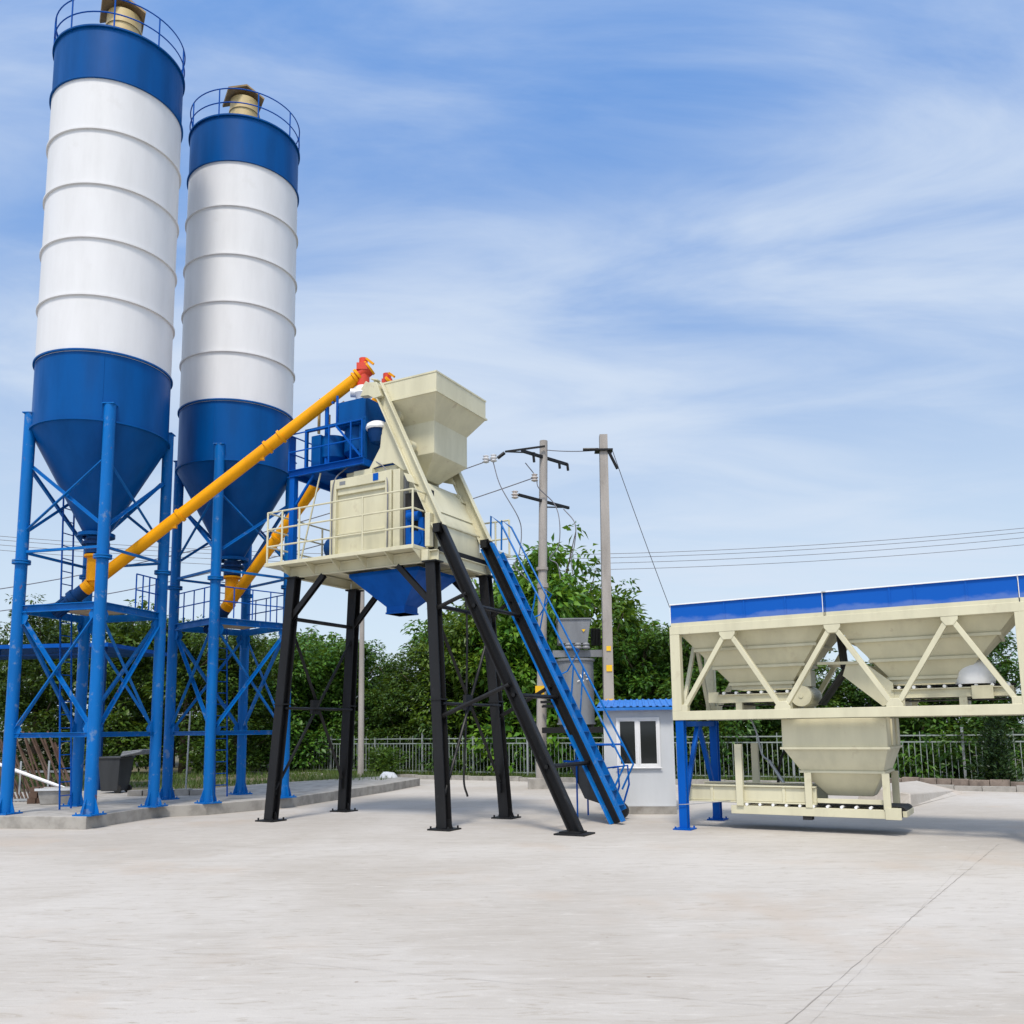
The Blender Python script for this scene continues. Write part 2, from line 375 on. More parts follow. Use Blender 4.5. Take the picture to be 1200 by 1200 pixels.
# raised concrete apron under the silos
b = MB()
ap = [(-16, 20.0), (-8.62, 18.42), (-8.10, 20.9), (-7.15, 21.28), (-5.62, 23.2), (-3.95, 28.4), (-3.2, 31.6), (-4.7, 33.4), (-8.0, 29.6), (-9.2, 27.2), (-16, 26.6), (-24, 27.5), (-26, 21.5)]
b.loft([[V((x, y, -0.01)) for x, y in ap], [V((x, y, 0.255)) for x, y in ap]])
tag(b.build('concrete_apron', 'plinth_concrete', smooth=0, bevel=0.015), kind='structure')

# ------------------------------------------------------------------ cement silos
def make_silo(name, xy, a, label, extra):
    x0, y0 = xy
    root = empty(name, (x0, y0, 0.255), 0, label, 'cement silo', 'cement silos')
    Z = 0.255
    def z(v): return v - Z
    Rb = 1.455; Rf = 1.5
    b = MB()     # cone
    b.lathe([(0.27, z(6.44)), (Rb, z(8.66))], 72); b.lathe([(0.30, z(6.36)), (0.40, z(6.36)), (0.40, z(6.44)), (0.30, z(6.44))], 32, closed_profile=True)
    cone = b.build('cone', 'silo_blue', root)
    b = MB(); b.lathe([(0.22, z(5.98)), (0.22, z(6.36))], 24); b.lathe([(0.22, z(6.18)), (0.30, z(6.18)), (0.30, z(6.24)), (0.22, z(6.24))], 24, closed_profile=True)
    b.build('outlet_valve', 'dark_blue', cone)
    def band(bot, top, rings):
        b = MB(); b.lathe([(Rb, z(bot)), (Rb, z(top))], 96)
        for q in rings: b.lathe([(Rb - 0.01, z(q - 0.02)), (Rf, z(q - 0.02)), (Rf, z(q + 0.02)), (Rb - 0.01, z(q + 0.02))], 96, closed_profile=True)
        return b
    b = band(8.66, 10.21, (8.67, 10.24))
    for k in range(3):
        t = a + 0.4 + k * 2.1; b.bar((Rb * math.cos(t), Rb * math.sin(t), z(8.7)), (Rb * math.cos(t), Rb * math.sin(t), z(10.2)), 0.015)
    b.build('lower_band', 'silo_blue', root)
    b = band(10.21, 16.79, (11.53, 12.885, 14.18, 15.52))
    b.build('white_shell', 'silo_white', root)
    b = band(16.79, 18.08, (16.79, 18.09)); b.lathe([(0.02, z(18.25)), (Rb, z(18.08))], 72)
    b.build('upper_band', 'silo_blue', root)
    b = MB()     # top railing
    for zz in (18.45, 18.85): b.tube([(1.47 * math.cos(t * PI / 32), 1.47 * math.sin(t * PI / 32), z(zz)) for t in range(64)], 0.016, 6, closed=True)
    for k in range(9):
        t = 0.3 + a + k * 2 * PI / 9; b.tube([(1.47 * math.cos(t), 1.47 * math.sin(t), z(18.05)), (1.47 * math.cos(t), 1.47 * math.sin(t), z(18.85))], 0.018, 6)
    t0 = a + 2.6
    for dt in (0, 0.35): b.tube([(1.47 * math.cos(t0 + dt), 1.47 * math.sin(t0 + dt), z(18.05)), (1.47 * math.cos(t0 + dt + 0.3), 1.47 * math.sin(t0 + dt + 0.3), z(18.85))], 0.014, 6)
    b.build('railing', 'bright_blue', root)
    # dust filter on the roof with its rain cap
    b = MB(); vx, vy = extra['vent']
    b.lathe([(0.40, z(18.1)), (0.40, z(19.62))], 32, (vx, vy, 0)); b.lathe([(0.39, z(19.24)), (0.425, z(19.24)), (0.425, z(19.30)), (0.39, z(19.30))], 32, (vx, vy, 0), closed_profile=True)
    filt = b.build('dust_filter', 'tan', root)
    b = MB(); hs = 0.50
    b.prism([(-hs, 0), (0, 0.26), (hs, 0), (hs * 0.97, -0.05), (0, 0.21), (-hs * 0.97, -0.05)], (vx + 0.18, vy - 0.42, z(19.66)), (math.cos(0.5), math.sin(0.5), 0), (0, 0, 1), (-math.sin(0.5), math.cos(0.5), 0), 0.86)
    b.build('rain_cap', 'rust_cap', filt)
    # legs
    LG = [V((1.4665 * math.cos(a + t), 1.4665 * math.sin(a + t), 0)) for t in (PI, 1.5 * PI, 0, 0.5 * PI)]
    for i, p in enumerate(LG):
        b = MB(); b.tube([(p.x, p.y, 0.02), (p.x, p.y, z(9.04))], 0.125, 18)
        b.lathe([(0.12, z(5.62)), (0.19, z(5.62)), (0.19, z(5.655)), (0.12, z(5.655))], 20, p, closed_profile=True)
        b.lathe([(0.12, z(5.67)), (0.19, z(5.67)), (0.19, z(5.705)), (0.12, z(5.705))], 20, p, closed_profile=True)
        leg = b.build('leg', 'leg_blue', root)
        b = MB(); ca, sa = math.cos(a + 0.785), math.sin(a + 0.785); ux = V((ca, sa, 0)); uy = V((-sa, ca, 0))
        b.prism([(-0.23, -0.23), (0.23, -0.23), (0.23, 0.23), (-0.23, 0.23)], (p.x, p.y, 0.0), ux, uy, (0, 0, 1), 0.03)
        for dv in (ux, uy, -ux, -uy):
            sd = V((0, 0, 1)).cross(dv)
            b.prism([(0.10, 0.03), (0.22, 0.03), (0.22, 0.07), (0.12, 0.36), (0.10, 0.36)], V((p.x, p.y, 0)) - sd * 0.008, dv, (0, 0, 1), sd, 0.016)
        for sx in (-0.18, 0.18):
            for sy in (-0.18, 0.18): c = V((p.x, p.y, 0)) + ux * sx + uy * sy; b.lathe([(0.018, 0.03), (0.018, 0.07)], 6, c)
        b.build('base_plate', 'leg_blue', leg)
        b = MB(); b.box(p.x - 0.13, p.x + 0.13, p.y - 0.13, p.y + 0.13, z(9.04), z(9.06)); b.build('cap_plate', 'leg_blue', leg)
    b = MB(); rad = [p.normalized() for p in LG]      # bracket plates from the shell onto the legs
    bl = MB(); bx = MB(); bu = MB(); bp = MB()
    for i in range(4):
        p, q = LG[i], LG[(i + 1) % 4]; d = (q - p).normalized(); pe, qe = p + d * 0.11, q - d * 0.11
        up = lambda c, zz: V((c.x, c.y, z(zz)))
        bl.chan(up(pe, 1.90), up(qe, 1.90), 0.06, 0.10, 0.012)
        bp.chan(up(pe, 4.62), up(qe, 4.62), 0.08, 0.16, 0.014)
        off = V((d.y, -d.x, 0)) * 0.03
        bx.angle(up(pe, 2.06) + off, up(qe, 4.42) + off, 0.07, 0.012); bx.angle(up(pe, 4.42) - off, up(qe, 2.06) - off, 0.07, 0.012)
        for c, sg in ((pe, 1), (qe, -1)):
            for zz in (2.0, 4.42):
                dv = d * sg; b2 = V((c.x, c.y, z(zz))) - off * 0.2
                bx.prism([(-0.02, -0.14), (0.10, -0.12), (0.16, 0.02), (0.08, 0.16), (-0.02, 0.16)], b2, dv, (0, 0, 1), off.normalized(), 0.012)
        bu.angle(up(pe, 6.40) + off, up(qe, 7.82) + off, 0.065, 0.012); bu.angle(up(pe, 7.82) - off, up(qe, 6.40) - off, 0.065, 0.012)
        bu.bar(up(pe, 5.89), up(qe, 5.89), 0.055, 0.055)
    bl.build('lower_tie', 'leg_blue', root); bx.build('cross_brace', 'leg_blue', root); bu.build('upper_brace', 'leg_blue', root); bp.build('platform_beam', 'leg_blue', root)
    # service platform and rails
    b = MB(); i0 = [p * 0.86 for p in LG]
    b.loft([[V((p.x, p.y, z(4.70))) for p in i0], [V((p.x, p.y, z(4.73))) for p in i0]])
    deck = b.build('platform_deck', 'wood', root)
    b = MB()
    for i in extra['rails']:
        i, f0, f1 = i; p, q = LG[i].lerp(LG[(i + 1) % 4], f0), LG[i].lerp(LG[(i + 1) % 4], f1)
        for zz in (5.12, 5.48): b.tube([(p.x, p.y, z(zz)), (q.x, q.y, z(zz))], 0.016, 6)
        for k in ((0, 1, 2, 3) if f0 else (1, 2, 3)):
            c = p.lerp(q, k / 4); b.tube([(c.x, c.y, z(4.72)), (c.x, c.y, z(5.48))], 0.016, 6)
    b.build('platform_railing', 'bright_blue', deck)
    # ladder between two legs
    i = extra['ladder']; p, q = LG[i], LG[(i + 1) % 4]; c0 = p.lerp(q, 0.30); c1 = p.lerp(q, 0.47); ox = -(p + q).normalized() * 0.25
    b = MB()
    for c in (c0, c1): b.tube([V((c.x, c.y, 0.0)) + ox * 1.6, V((c.x, c.y, z(4.7))) + ox * 0.5, V((c.x, c.y, z(8.4))) - ox * 0.0], 0.02, 6)
    for k in range(27):
        zz = 0.3 + k * 0.3; f = 1.6 - 1.1 * min(1, zz / z(4.7)) - 0.5 * max(0, (zz - z(4.7)) / 3.7)
        b.tube([V((c0.x, c0.y, zz)) + ox * f, V((c1.x, c1.y, zz)) + ox * f], 0.013, 6)
    b.build('ladder', 'bright_blue', root)
    return root
make_silo('cement_silo', (-9.4366, 19.9563), 0.539, 'tall blue and white cement silo at the far left, the nearer of the two', dict(vent=(-0.02, 0.1), rails=((1, 0.55, 1.0),), ladder=3))
make_silo('cement_silo', (-7.2604, 22.9989), 0.04, 'farther blue and white cement silo, between the first silo and the mixing tower', dict(vent=(-0.1, 0.15), rails=((0, 0, 1), (1, 0, 1), (2, 0, 1)), ladder=3))

# ------------------------------------------------------------------ mixing tower (local frame: x along its front, y to the back)
TY = -0.502; TO = V((-2.671, 19.683, 0)); TM = Matrix.Translation(TO) @ Matrix.Rotation(TY, 4, 'Z')
def tw(e, n, z): return TM @ V((e, n, z))
T = empty('mixing_tower', TO, TY, 'cream concrete mixing tower on four black legs with railed deck and blue upper platform', 'mixing tower')
LT = {}; 
def legp(sx, sy, z): f = 1 - z / 5.32; return V((sx * (1.85 + 0.378 * f), sy * (1.06 + 0.164 * f), z))
for sx in (-1, 1):
    for sy in (-1, 1):
        b = MB(); b.ibeam(legp(sx, sy, 0.03), legp(sx, sy, 5.30), 0.22, 0.22, 0.03, (0, 1, 0))
        p = legp(sx, sy, 2.5); b.box(p.x - 0.13, p.x + 0.13, p.y - 0.13, p.y + 0.13, 2.49, 2.52)
        leg = b.build('leg', 'black', T)
        p = legp(sx, sy, 0); b = MB(); b.box(p.x - 0.25, p.x + 0.25, p.y - 0.22, p.y + 0.22, 0.0, 0.03)
        for ax in (-0.2, 0.2):
            for ay in (-0.17, 0.17): b.lathe([(0.02, 0.03), (0.02, 0.075)], 6, (p.x + ax, p.y + ay, 0))
        b.prism([(-0.2, 0.03), (0.2, 0.03), (0.13, 0.2), (-0.13, 0.2)], (p.x, p.y - 0.008, 0), (1, 0, 0), (0, 0, 1), (0, 1, 0), 0.016)
        b.build('base_plate', 'black', leg)
        b = MB(); p = legp(sx, sy, 5.30); b.box(p.x - 0.17, p.x + 0.17, p.y - 0.15, p.y + 0.15, 5.29, 5.32); b.build('cap_plate', 'black', leg)
for sx in (-1, 1):          # X bracing on the two short sides
    b = MB()
    o = 0.02
    b.angle(legp(sx, -1, 4.35), legp(sx, 1, 0.62), 0.075, 0.012); b.tube([legp(sx, 1, 4.2) + V((0.04, 0, 0)), legp(sx, -1, 0.66) + V((0.04, 0, 0))], 0.032, 8)
    b.tube([legp(sx, -1, 4.40), legp(sx, 1, 4.40)], 0.045, 8); b.tube([legp(sx, -1, 2.42) + V((0.09, 0, 0)), legp(sx, 1, 2.42) + V((0.09, 0, 0))], 0.03, 8)
    q = legp(sx, -1, 2.42).lerp(legp(sx, 1, 2.42), 0.46); b.box(q.x - 0.02, q.x + 0.06, q.y - 0.12, q.y + 0.12, 2.30, 2.62)
    for sy in (-1, 1): p = legp(sx, sy, 0.64); b.box(p.x - 0.02, p.x + 0.03, min(p.y, p.y - sy * 0.2), max(p.y, p.y - sy * 0.2), 0.55, 0.75)
    b.build('cross_brace', 'black', T)
for sy in (-1, 1):          # knee braces under the deck on the long sides
    for sx in (-1, 1): b = MB(); b.ibeam(legp(sx, sy, 4.38), V((sx * 1.0, sy * 1.06, 5.30)), 0.11, 0.11, 0.02, (0, 1, 0)); b.build('knee_brace', 'black', T)
b = MB()
# struts from the right legs to the skip rails
for p, q in ((legp(1, -1, 2.15), (3.55, -0.97, 2.75)), (legp(1, 1, 2.15), (3.5, 0.97, 2.8)), (legp(1, -1, 4.32), (2.6, -0.97, 4.6)), (legp(1, 1, 4.32), (2.55, 0.97, 4.7)), ((2.75, -0.95, 4.35), (2.75, 0.95, 4.35)), ((3.62, -0.95, 2.55), (3.62, 0.95, 2.55)), ((4.3, -0.95, 1.2), (4.3, 0.95, 1.2))):
    b = MB(); b.tube([p, q], 0.043, 8); b.build('rail_strut', 'black', T)
# deck
b = MB(); b.box(-2.42, 1.62, -1.42, 1.42, 5.56, 5.64)
for n0 in (-1.06, 1.06): b.chan((-1.98, n0, 5.43), (1.98, n0, 5.43), 0.08, 0.24, 0.02)
for e0 in (-1.94, -0.65, 0.65, 1.90): b.ibeam((e0, -1.02, 5.43), (e0, 1.02, 5.43), 0.10, 0.22, 0.02)
for k in range(6):            # triangular brackets carrying the overhang
    e0 = -1.95 + k * 0.71
    for sg in (-1, 1): b.prism([(0, 5.33), (0, 5.555), (0.34, 5.555)], (e0, sg * 1.10, 0), (0, sg, 0), (0, 0, 1), (1, 0, 0), 0.018)
for n0 in (-0.9, 0.0, 0.9): b.prism([(0, 5.33), (0, 5.555), (0.42, 5.555)], (-1.99, n0, 0), (-1, 0, 0), (0, 0, 1), (0, 1, 0), 0.018)
deck = b.build('deck', 'cream', T, bevel=0.006)
# deck railing
def rail(pts, zs, z0, posts, r=0.02, close=False):
    b = MB()
    for zz in zs: b.tube([V((x, y, zz)) for x, y in pts], r, 8)
    for x, y in posts: b.tube([(x, y, z0), (x, y, zs[0])], r * 1.15, 8)
    return b
b = rail([(-0.9, 1.38), (-2.38, 1.38), (-2.38, -1.38), (1.58, -1.38), (1.58, -0.85)], (6.80, 6.41, 6.02), 5.60,
         [(-0.9, 1.38), (-1.65, 1.38), (-2.38, 1.38), (-2.38, 0.46), (-2.38, -0.46), (-2.38, -1.38), (-1.95, -1.38), (-1.45, -1.38), (0.30, -1.38), (1.58, -1.38), (1.58, -0.85)])
b.tube([(-1.75, -1.0, 5.64), (-1.2, -1.0, 7.65)], 0.02, 6)
b.build('deck_railing', 'cream', deck)
b = MB(); b.box(0.95, 1.95, 1.46, 2.12, 5.90, 5.96)
for e0 in (1.0, 1.85): b.bar((e0, 1.5, 5.66), (e0, 1.5, 5.90), 0.06); b.bar((e0, 1.42, 5.62), (e0, 2.05, 5.90), 0.05)
for zz in (6.36, 6.80): b.tube([(0.98, 2.08, zz), (1.92, 2.08, zz)], 0.022, 8)
for e0 in (0.98, 1.55, 1.92): b.tube([(e0, 2.08, 5.93), (e0, 2.08, 6.80)], 0.024, 8)
b.build('stair_landing', 'cream', deck)
# mixer housing: framed front panel, curved right face
b = MB()
b.box(-0.78, 0.92, -0.94, 0.92, 5.66, 7.36)                                         # body
for x0, x1 in ((-0.88, -0.72), (0.62, 0.78)): b.box(x0, x1, -1.04, -0.90, 5.645, 7.42)
b.box(-0.719, 0.619, -1.035, -0.90, 7.20, 7.415); b.box(-0.719, 0.619, -1.03, -0.90, 5.645, 5.72)
b.box(-0.715, 0.615, -0.985, -0.93, 6.16, 6.20)
b.prism([(-0.714, 7.20), (-0.714, 7.06), (0.614, 7.06), (0.614, 7.20)], (0, -0.99, 0), (1, 0, 0), (0, 0, 1), (0, 1, 0), 0.08)
b.box(0.80, 0.98, -1.0, -0.86, 5.645, 7.42)
b.box(-0.62, 0.75, -0.80, 0.86, 7.361, 7.60)
b.box(-0.30, 0.20, -0.95, -0.80, 7.43, 7.56)
mixer = b.build('mixer_housing', 'cream', T, bevel=0.008)
b = MB(); pr = [(0.93, 5.66), (1.74, 5.66), (1.74, 6.22), (1.66, 6.42), (1.28, 7.12), (1.16, 7.26), (1.02, 7.34), (0.93, 7.36)]
b.prism(pr, (0, -0.70, 0), (1, 0, 0), (0, 0, 1), (0, 1, 0), 1.72)
b.prism([(1.745, 6.19), (1.765, 6.19), (1.765, 6.235), (1.745, 6.235)], (0, -0.72, 0), (1, 0, 0), (0, 0, 1), (0, 1, 0), 1.76)
b.prism([(1.62, 6.50), (1.64, 6.51), (1.30, 7.13), (1.28, 7.12)], (0, -0.60, 0), (1, 0, 0), (0, 0, 1), (0, 1, 0), 1.5)
b.build('mixer_hood', 'cream', mixer, bevel=0.008)
b = MB(); b.box(1.01, 1.66, -0.845, -0.715, 5.66, 6.9); b.build('recess_shade', 'rubber', mixer)  # solid slab in rubber black, painted shade for the open motor bay
b = MB(); b.tube([(1.34, -0.97, 5.86), (1.34, -0.85, 5.86)], 0.17, 18); b.tube([(1.15, -0.93, 6.35), (1.45, -0.93, 6.35)], 0.10, 14); b.box(1.10, 1.22, -0.95, -0.86, 5.66, 6.5); b.box(1.42, 1.55, -0.95, -0.86, 5.66, 6.3)
b.build('drive_motor', 'bright_blue', mixer)
for a0, n0, z0, r0 in ((-1.0, 0.2, 5.9, 0.25), (-1.04, -0.3, 6.75, 0.28), (-1.28, -0.5, 6.0, 0.25)): b = MB(); b.tube([(a0, n0, z0), (-0.785, n0, z0)], r0, 20); b.tube([(a0 - 0.06, n0, z0), (a0, n0, z0)], r0 * 0.8, 20); b.build('gear_motor', 'dark_blue', mixer)
b = MB(); b.box(0.985, 1.005, -0.84, -0.70, 5.66, 7.3); b.box(0.80, 0.975, -0.855, -0.835, 5.66, 7.3); b.build('control_panel', 'grey_metal', mixer)
b = MB(); b.box(0.30, 0.44, -1.045, -1.036, 7.24, 7.40); b.build('notice_plate', 'bright_blue', mixer)
b = MB(); b.box(1.66, 1.78, -1.06, -0.92, 5.645, 6.35); b.box(1.64, 1.80, -1.16, -0.80, 5.33, 5.56); b.build('rail_support_post', 'cream', T, bevel=0.006)
b = MB(); b.tube(curve_pts([(1.75, 0.3, 5.3), (1.95, 0.1, 4.2), (2.0, 0.0, 3.0), (2.06, -0.15, 1.8), (2.04, -0.2, 0.9), (2.08, -0.12, 0.55)]), 0.022, 8); b.build('hanging_hose', 'rubber', T)
b = MB(); b.bar((1.84, -0.8, 5.62), (1.84, 1.2, 5.62), 0.06, 0.10); b.build('cross_beam', 'black', T)
for pts in ([(0.70, -1.06, 5.70), (0.72, -1.08, 6.4), (0.70, -1.06, 7.1), (0.55, -0.95, 7.5), (0.2, -0.85, 7.75)], [(-0.80, -1.06, 5.68), (-0.80, -1.07, 6.3), (-0.78, -1.06, 7.3), (-0.6, -0.9, 7.66), (-0.4, -0.7, 7.84)]):
    b = MB(); b.tube(curve_pts(pts), 0.014, 6); b.build('cable', 'wire_dark', mixer)
b = MB(); b.box(-0.62, -0.46, -1.040, -1.036, 7.27, 7.35); b.build('name_plate', 'grey_metal', mixer)
# discharge hopper under the deck
b = MB(); b.frust([(-0.55, 1.30, -0.76, 0.76, 5.318), (-0.55, 1.30, -0.76, 0.76, 5.24), (0.09, 0.58, -0.25, 0.25, 4.60), (0.09, 0.58, -0.25, 0.25, 4.44)])
b.frust([(0.075, 0.595, -0.265, 0.265, 4.48), (0.075, 0.595, -0.265, 0.265, 4.44)])
b.build('discharge_hopper', 'bright_blue', T, bevel=0.005)
# skip rails
b0 = None
for sy in (-1, 1):
    n0 = sy * 0.95
    b = MB()
    pts = [(0.02, 9.30), (0.16, 9.46), (0.34, 9.40), (0.46, 9.15), (1.05, 7.93), (1.96, 6.02)]
    for i in range(len(pts) - 1):
        p, q = pts[i], pts[i + 1]; b.chan((p[0], n0, p[1]), (q[0], n0, q[1]), 0.14, 0.26, 0.025, (1, 0, 0.4))
    b.prism([(-0.09, 9.22), (0.10, 9.50), (0.36, 9.46), (0.50, 9.12), (0.30, 9.10), (0.14, 9.20)], (0, n0 - 0.08, 0), (1, 0, 0), (0, 0, 1), (0, 1, 0), 0.16)
    if sy < 0: b.prism([(0.62, 8.72), (0.84, 8.34), (1.02, 7.86), (1.22, 7.46), (1.00, 7.40), (0.70, 7.62), (0.40, 7.62), (0.05, 7.56), (0.36, 8.02), (0.40, 8.45)], (0, n0 + 0.075, 0), (1, 0, 0), (0, 0, 1), (0, 1, 0), 0.02)
    else: b.prism([(0.62, 8.72), (1.02, 7.86), (1.22, 7.46), (0.70, 7.62), (0.05, 7.56), (0.36, 8.02)], (0, n0 - 0.12, 0), (1, 0, 0), (0, 0, 1), (0, 1, 0), 0.02)
    b.prism([(1.10, 7.30), (1.30, 7.22), (1.40, 7.02), (1.2, 7.1)], (0, n0 - 0.09, 0), (1, 0, 0), (0, 0, 1), (0, 1, 0), 0.18)
    b.build('skip_rail', 'cream', T, bevel=0.005)
    b = MB(); b.chan((1.93, n0, 6.08), (4.90, n0, 0.02), 0.15, 0.24, 0.03, (1, 0, 0.4)); b.box(1.86, 2.02, n0 - 0.12, n0 + 0.02, 5.92, 6.10)
    lr = b.build('lower_skip_rail', 'black', T)
    b = MB()
    if sy < 0: b.box(4.55, 5.15, n0 - 0.25, n0 + 0.25, 0, 0.03); b.box(4.62, 5.02, n0 - 0.17, n0 + 0.17, 0.03, 0.06); b.build('base_plate', 'black', lr)
    else:
        for du in (-0.135, 0.135):
            nx, nz = 0.897, 0.442
            b.bar((1.98 + du * nx, n0, 5.96 + du * nz), (4.92 + du * nx, n0, -0.0 + max(0.0, du * nz)), 0.16, 0.045, (nx, 0, nz))
        b.build('rail_edging', 'leg_blue', lr)
# stair alongside the far rail
b = MB()
s0, s1 = V((1.95, 0, 5.90)), V((4.78, 0, 0.22))
for n0 in (1.17, 1.60): b.bar(s0 + V((0, n0, 0)), s1 + V((0, n0, 0)), 0.035, 0.17, (0.9, 0, 0.44))
for k in range(19):
    c = s0.lerp(s1, (k + 0.6) / 19); b.box(c.x - 0.07, c.x + 0.10, 1.19, 1.58, c.z - 0.012, c.z + 0.012)
stair = b.build('stair', 'leg_blue', T)
b = MB(); off = V((0.62, 0, 0.50))
for n0 in (1.14, 1.64):
    a0, a1 = s0 + off + V((-0.35, n0, 0.1)), s1 + off + V((-0.60, n0, 0.85))
    b.tube([s0 + V((0.0, n0, 0.1)), s0 + V((0.02, n0, 0.8)), a0, a0.lerp(a1, 0.5), a1, a1 + V((0.22, 0, -0.42)), s1 + V((-0.02, n0, 0.42))], 0.022, 8)
    for k in (2, 4):
        f = k / 6; c = s0.lerp(s1, f) + V((0, n0, 0)); d = a0.lerp(a1, f); b.tube([c, d], 0.017, 6)
for c in (0.27, 0.50):      # hoops tying the stair rails
    p = s0.lerp(s1, c); b.tube([p + V((0.0, 1.64, 0.0)), p + V((0.05, 1.95, 0.1)), p + V((0.35, 1.95, 0.55)), p + V((0.33, 1.64, 0.62))], 0.017, 6)
b.build('handrail', 'leg_blue', stair)
# upper platform of the cement scale
b = MB(); b.chan((-2.12, -1.04, 7.74), (0.02, -1.04, 7.74), 0.08, 0.16, 0.016); b.chan((0.02, 0.70, 7.74), (-2.12, 0.70, 7.74), 0.08, 0.16, 0.016)
for e0 in (-2.08, -1.1, -0.02): b.bar((e0, -1.0, 7.74), (e0, 0.66, 7.74), 0.07, 0.14)
b.box(-2.04, -0.06, -0.99, 0.65, 7.80, 7.83)
for n0 in (-0.98, 0.64): b.bar((-2.0, n0, 5.645), (-2.0, n0, 7.66), 0.14, 0.14); b.bar((-1.95, n0, 7.0), (-1.4, n0, 7.66), 0.05)
b.build('upper_platform', 'bright_blue', T, bevel=0.004)
up = [o for o in T.children if o.name.startswith('upper_platform')][0]
b = rail([(-0.02, -1.03), (-2.12, -1.03), (-2.12, 0.68), (-1.3, 0.68)], (8.68, 8.26), 7.82, [(-0.02, -1.03), (-0.33, -1.03), (-0.95, -1.03), (-1.62, -1.03), (-2.12, -1.03), (-2.12, 0.68), (-1.3, 0.68)], 0.018)
b.prism([(-1.03, 7.75), (-0.80, 7.75), (-0.80, 8.68), (-1.03, 8.68)], (-2.135, 0, 0), (0, 1, 0), (0, 0, 1), (1, 0, 0), 0.01)
b.bar((-0.75, -1.03, 8.66), (-0.05, -1.03, 7.86), 0.04)
b.build('railing', 'bright_blue', up)
b = MB()                       # the scale: square top box over round pots in a frame
b.box(-0.88, -0.10, -0.80, 0.55, 8.77, 9.29); b.box(-0.92, -0.06, -0.84, 0.59, 8.70, 8.768)
b.lathe([(0.12, 7.9), (0.40, 8.15), (0.40, 8.69)], 28, (-0.55, -0.35, 0)); b.lathe([(0.12, 7.9), (0.34, 8.1), (0.34, 8.60)], 28, (-1.28, -0.45, 0))
b.box(-1.62, -1.35, -0.85, -0.6, 7.84, 8.62); b.box(-0.30, -0.12, -0.78, 0.4, 7.84, 8.69)
for e0 in (-0.07, -1.75): b.bar((e0, -0.86, 7.84), (e0, -0.86, 8.76), 0.07); b.bar((e0, 0.5, 7.84), (e0, 0.5, 8.76), 0.07)
b.bar((-1.78, -0.86, 8.76), (-0.03, -0.86, 8.76), 0.07)
b.build('cement_scale', 'silo_blue', T, bevel=0.006)
b = MB(); b.lathe([(0.03, 8.12), (0.15, 8.17), (0.21, 8.32), (0.22, 8.46)], 24, (0.22, -0.78, 0)); fan = b.build('dust_blower', 'dark_blue', T)
b = MB(); b.lathe([(0.25, 8.46), (0.265, 8.50), (0.24, 8.58), (0.16, 8.63), (0.02, 8.64)], 24, (0.22, -0.78, 0)); b.build('blower_cap', 'white_paint', fan)
for pp, rr_ in (([(-1.62, -0.6, 8.76), (-1.62, -0.6, 9.3), (-1.60, -0.6, 9.34)], 0.035), ([(-1.06, -0.55, 8.76), (-1.06, -0.55, 9.36), (-0.95, -0.5, 9.42)], 0.04), ([(-1.4, -0.5, 8.7), (-1.4, -0.5, 9.2)], 0.03)): b = MB(); b.tube(pp, rr_, 8); b.build('vent_pipe', 'tan', T)
b = MB(); b.tube([(-1.28, -0.72, 7.84), (-1.28, -0.72, 9.55)], 0.05, 10); b.bar((-1.5, -0.72, 9.52), (-1.08, -0.72, 9.36), 0.05); b.tube([(-0.98, -0.72, 8.76), (-0.98, -0.72, 9.5)], 0.03, 8)
b.build('conveyor_stay', 'bright_blue', T)

# skip bucket parked at the top of its rails
K = empty('skip_bucket', tw(1.15, 0.16, 7.45), TY, 'cream hopper shaped skip bucket hanging at the top of the tower rails', 'skip bucket')
def kk(lv): return [(a - 1.15, b_ - 1.15, c - 0.16, d - 0.16, z - 7.45) for a, b_, c, d, z in lv]
b = MB(); b.frust(kk([(0.42, 1.82, -0.87, 1.20, 9.47), (0.42, 1.82, -0.87, 1.20, 9.00), (0.66, 1.48, -0.44, 0.92, 8.56), (0.66, 1.48, -0.44, 0.92, 7.84), (0.70, 0.98, -0.06, 0.52, 7.42)]))
shell = b.build('bucket_shell', 'cream', K, bevel=0.008)
b = MB()
for z0, z1, g in ((9.035, 9.0, 0.03), (9.475, 9.44, 0.012)):
    for a0, a1, c0, c1 in ((0.42 - g, 1.82 + g, -0.87 - g, -0.868), (0.42 - g, 1.82 + g, 1.198, 1.20 + g), (1.818, 1.82 + g, -0.866, 1.196), (0.42 - g, 0.422, -0.866, 1.196)):
        (x0, x1, y0, y1, _), = kk([(a0, a1, c0, c1, 0)]); b.box(x0, x1, y0, y1, z1 - 7.45, z0 - 7.45)
b.build('rim', 'cream', shell)
for n0 in (-0.62, 1.10):
    for x, z0 in ((-0.17, 0.57), (-0.47, 1.30)): y = n0 - 0.16; b = MB(); b.tube([(x, y - 0.09, z0), (x, y + 0.10, z0)], 0.11, 18); b.tube([(x, y + 0.10, z0), (x, y + (0.2 if n0 < 0 else -0.25), z0)], 0.04, 8); b.build('roller', 'cream', K)

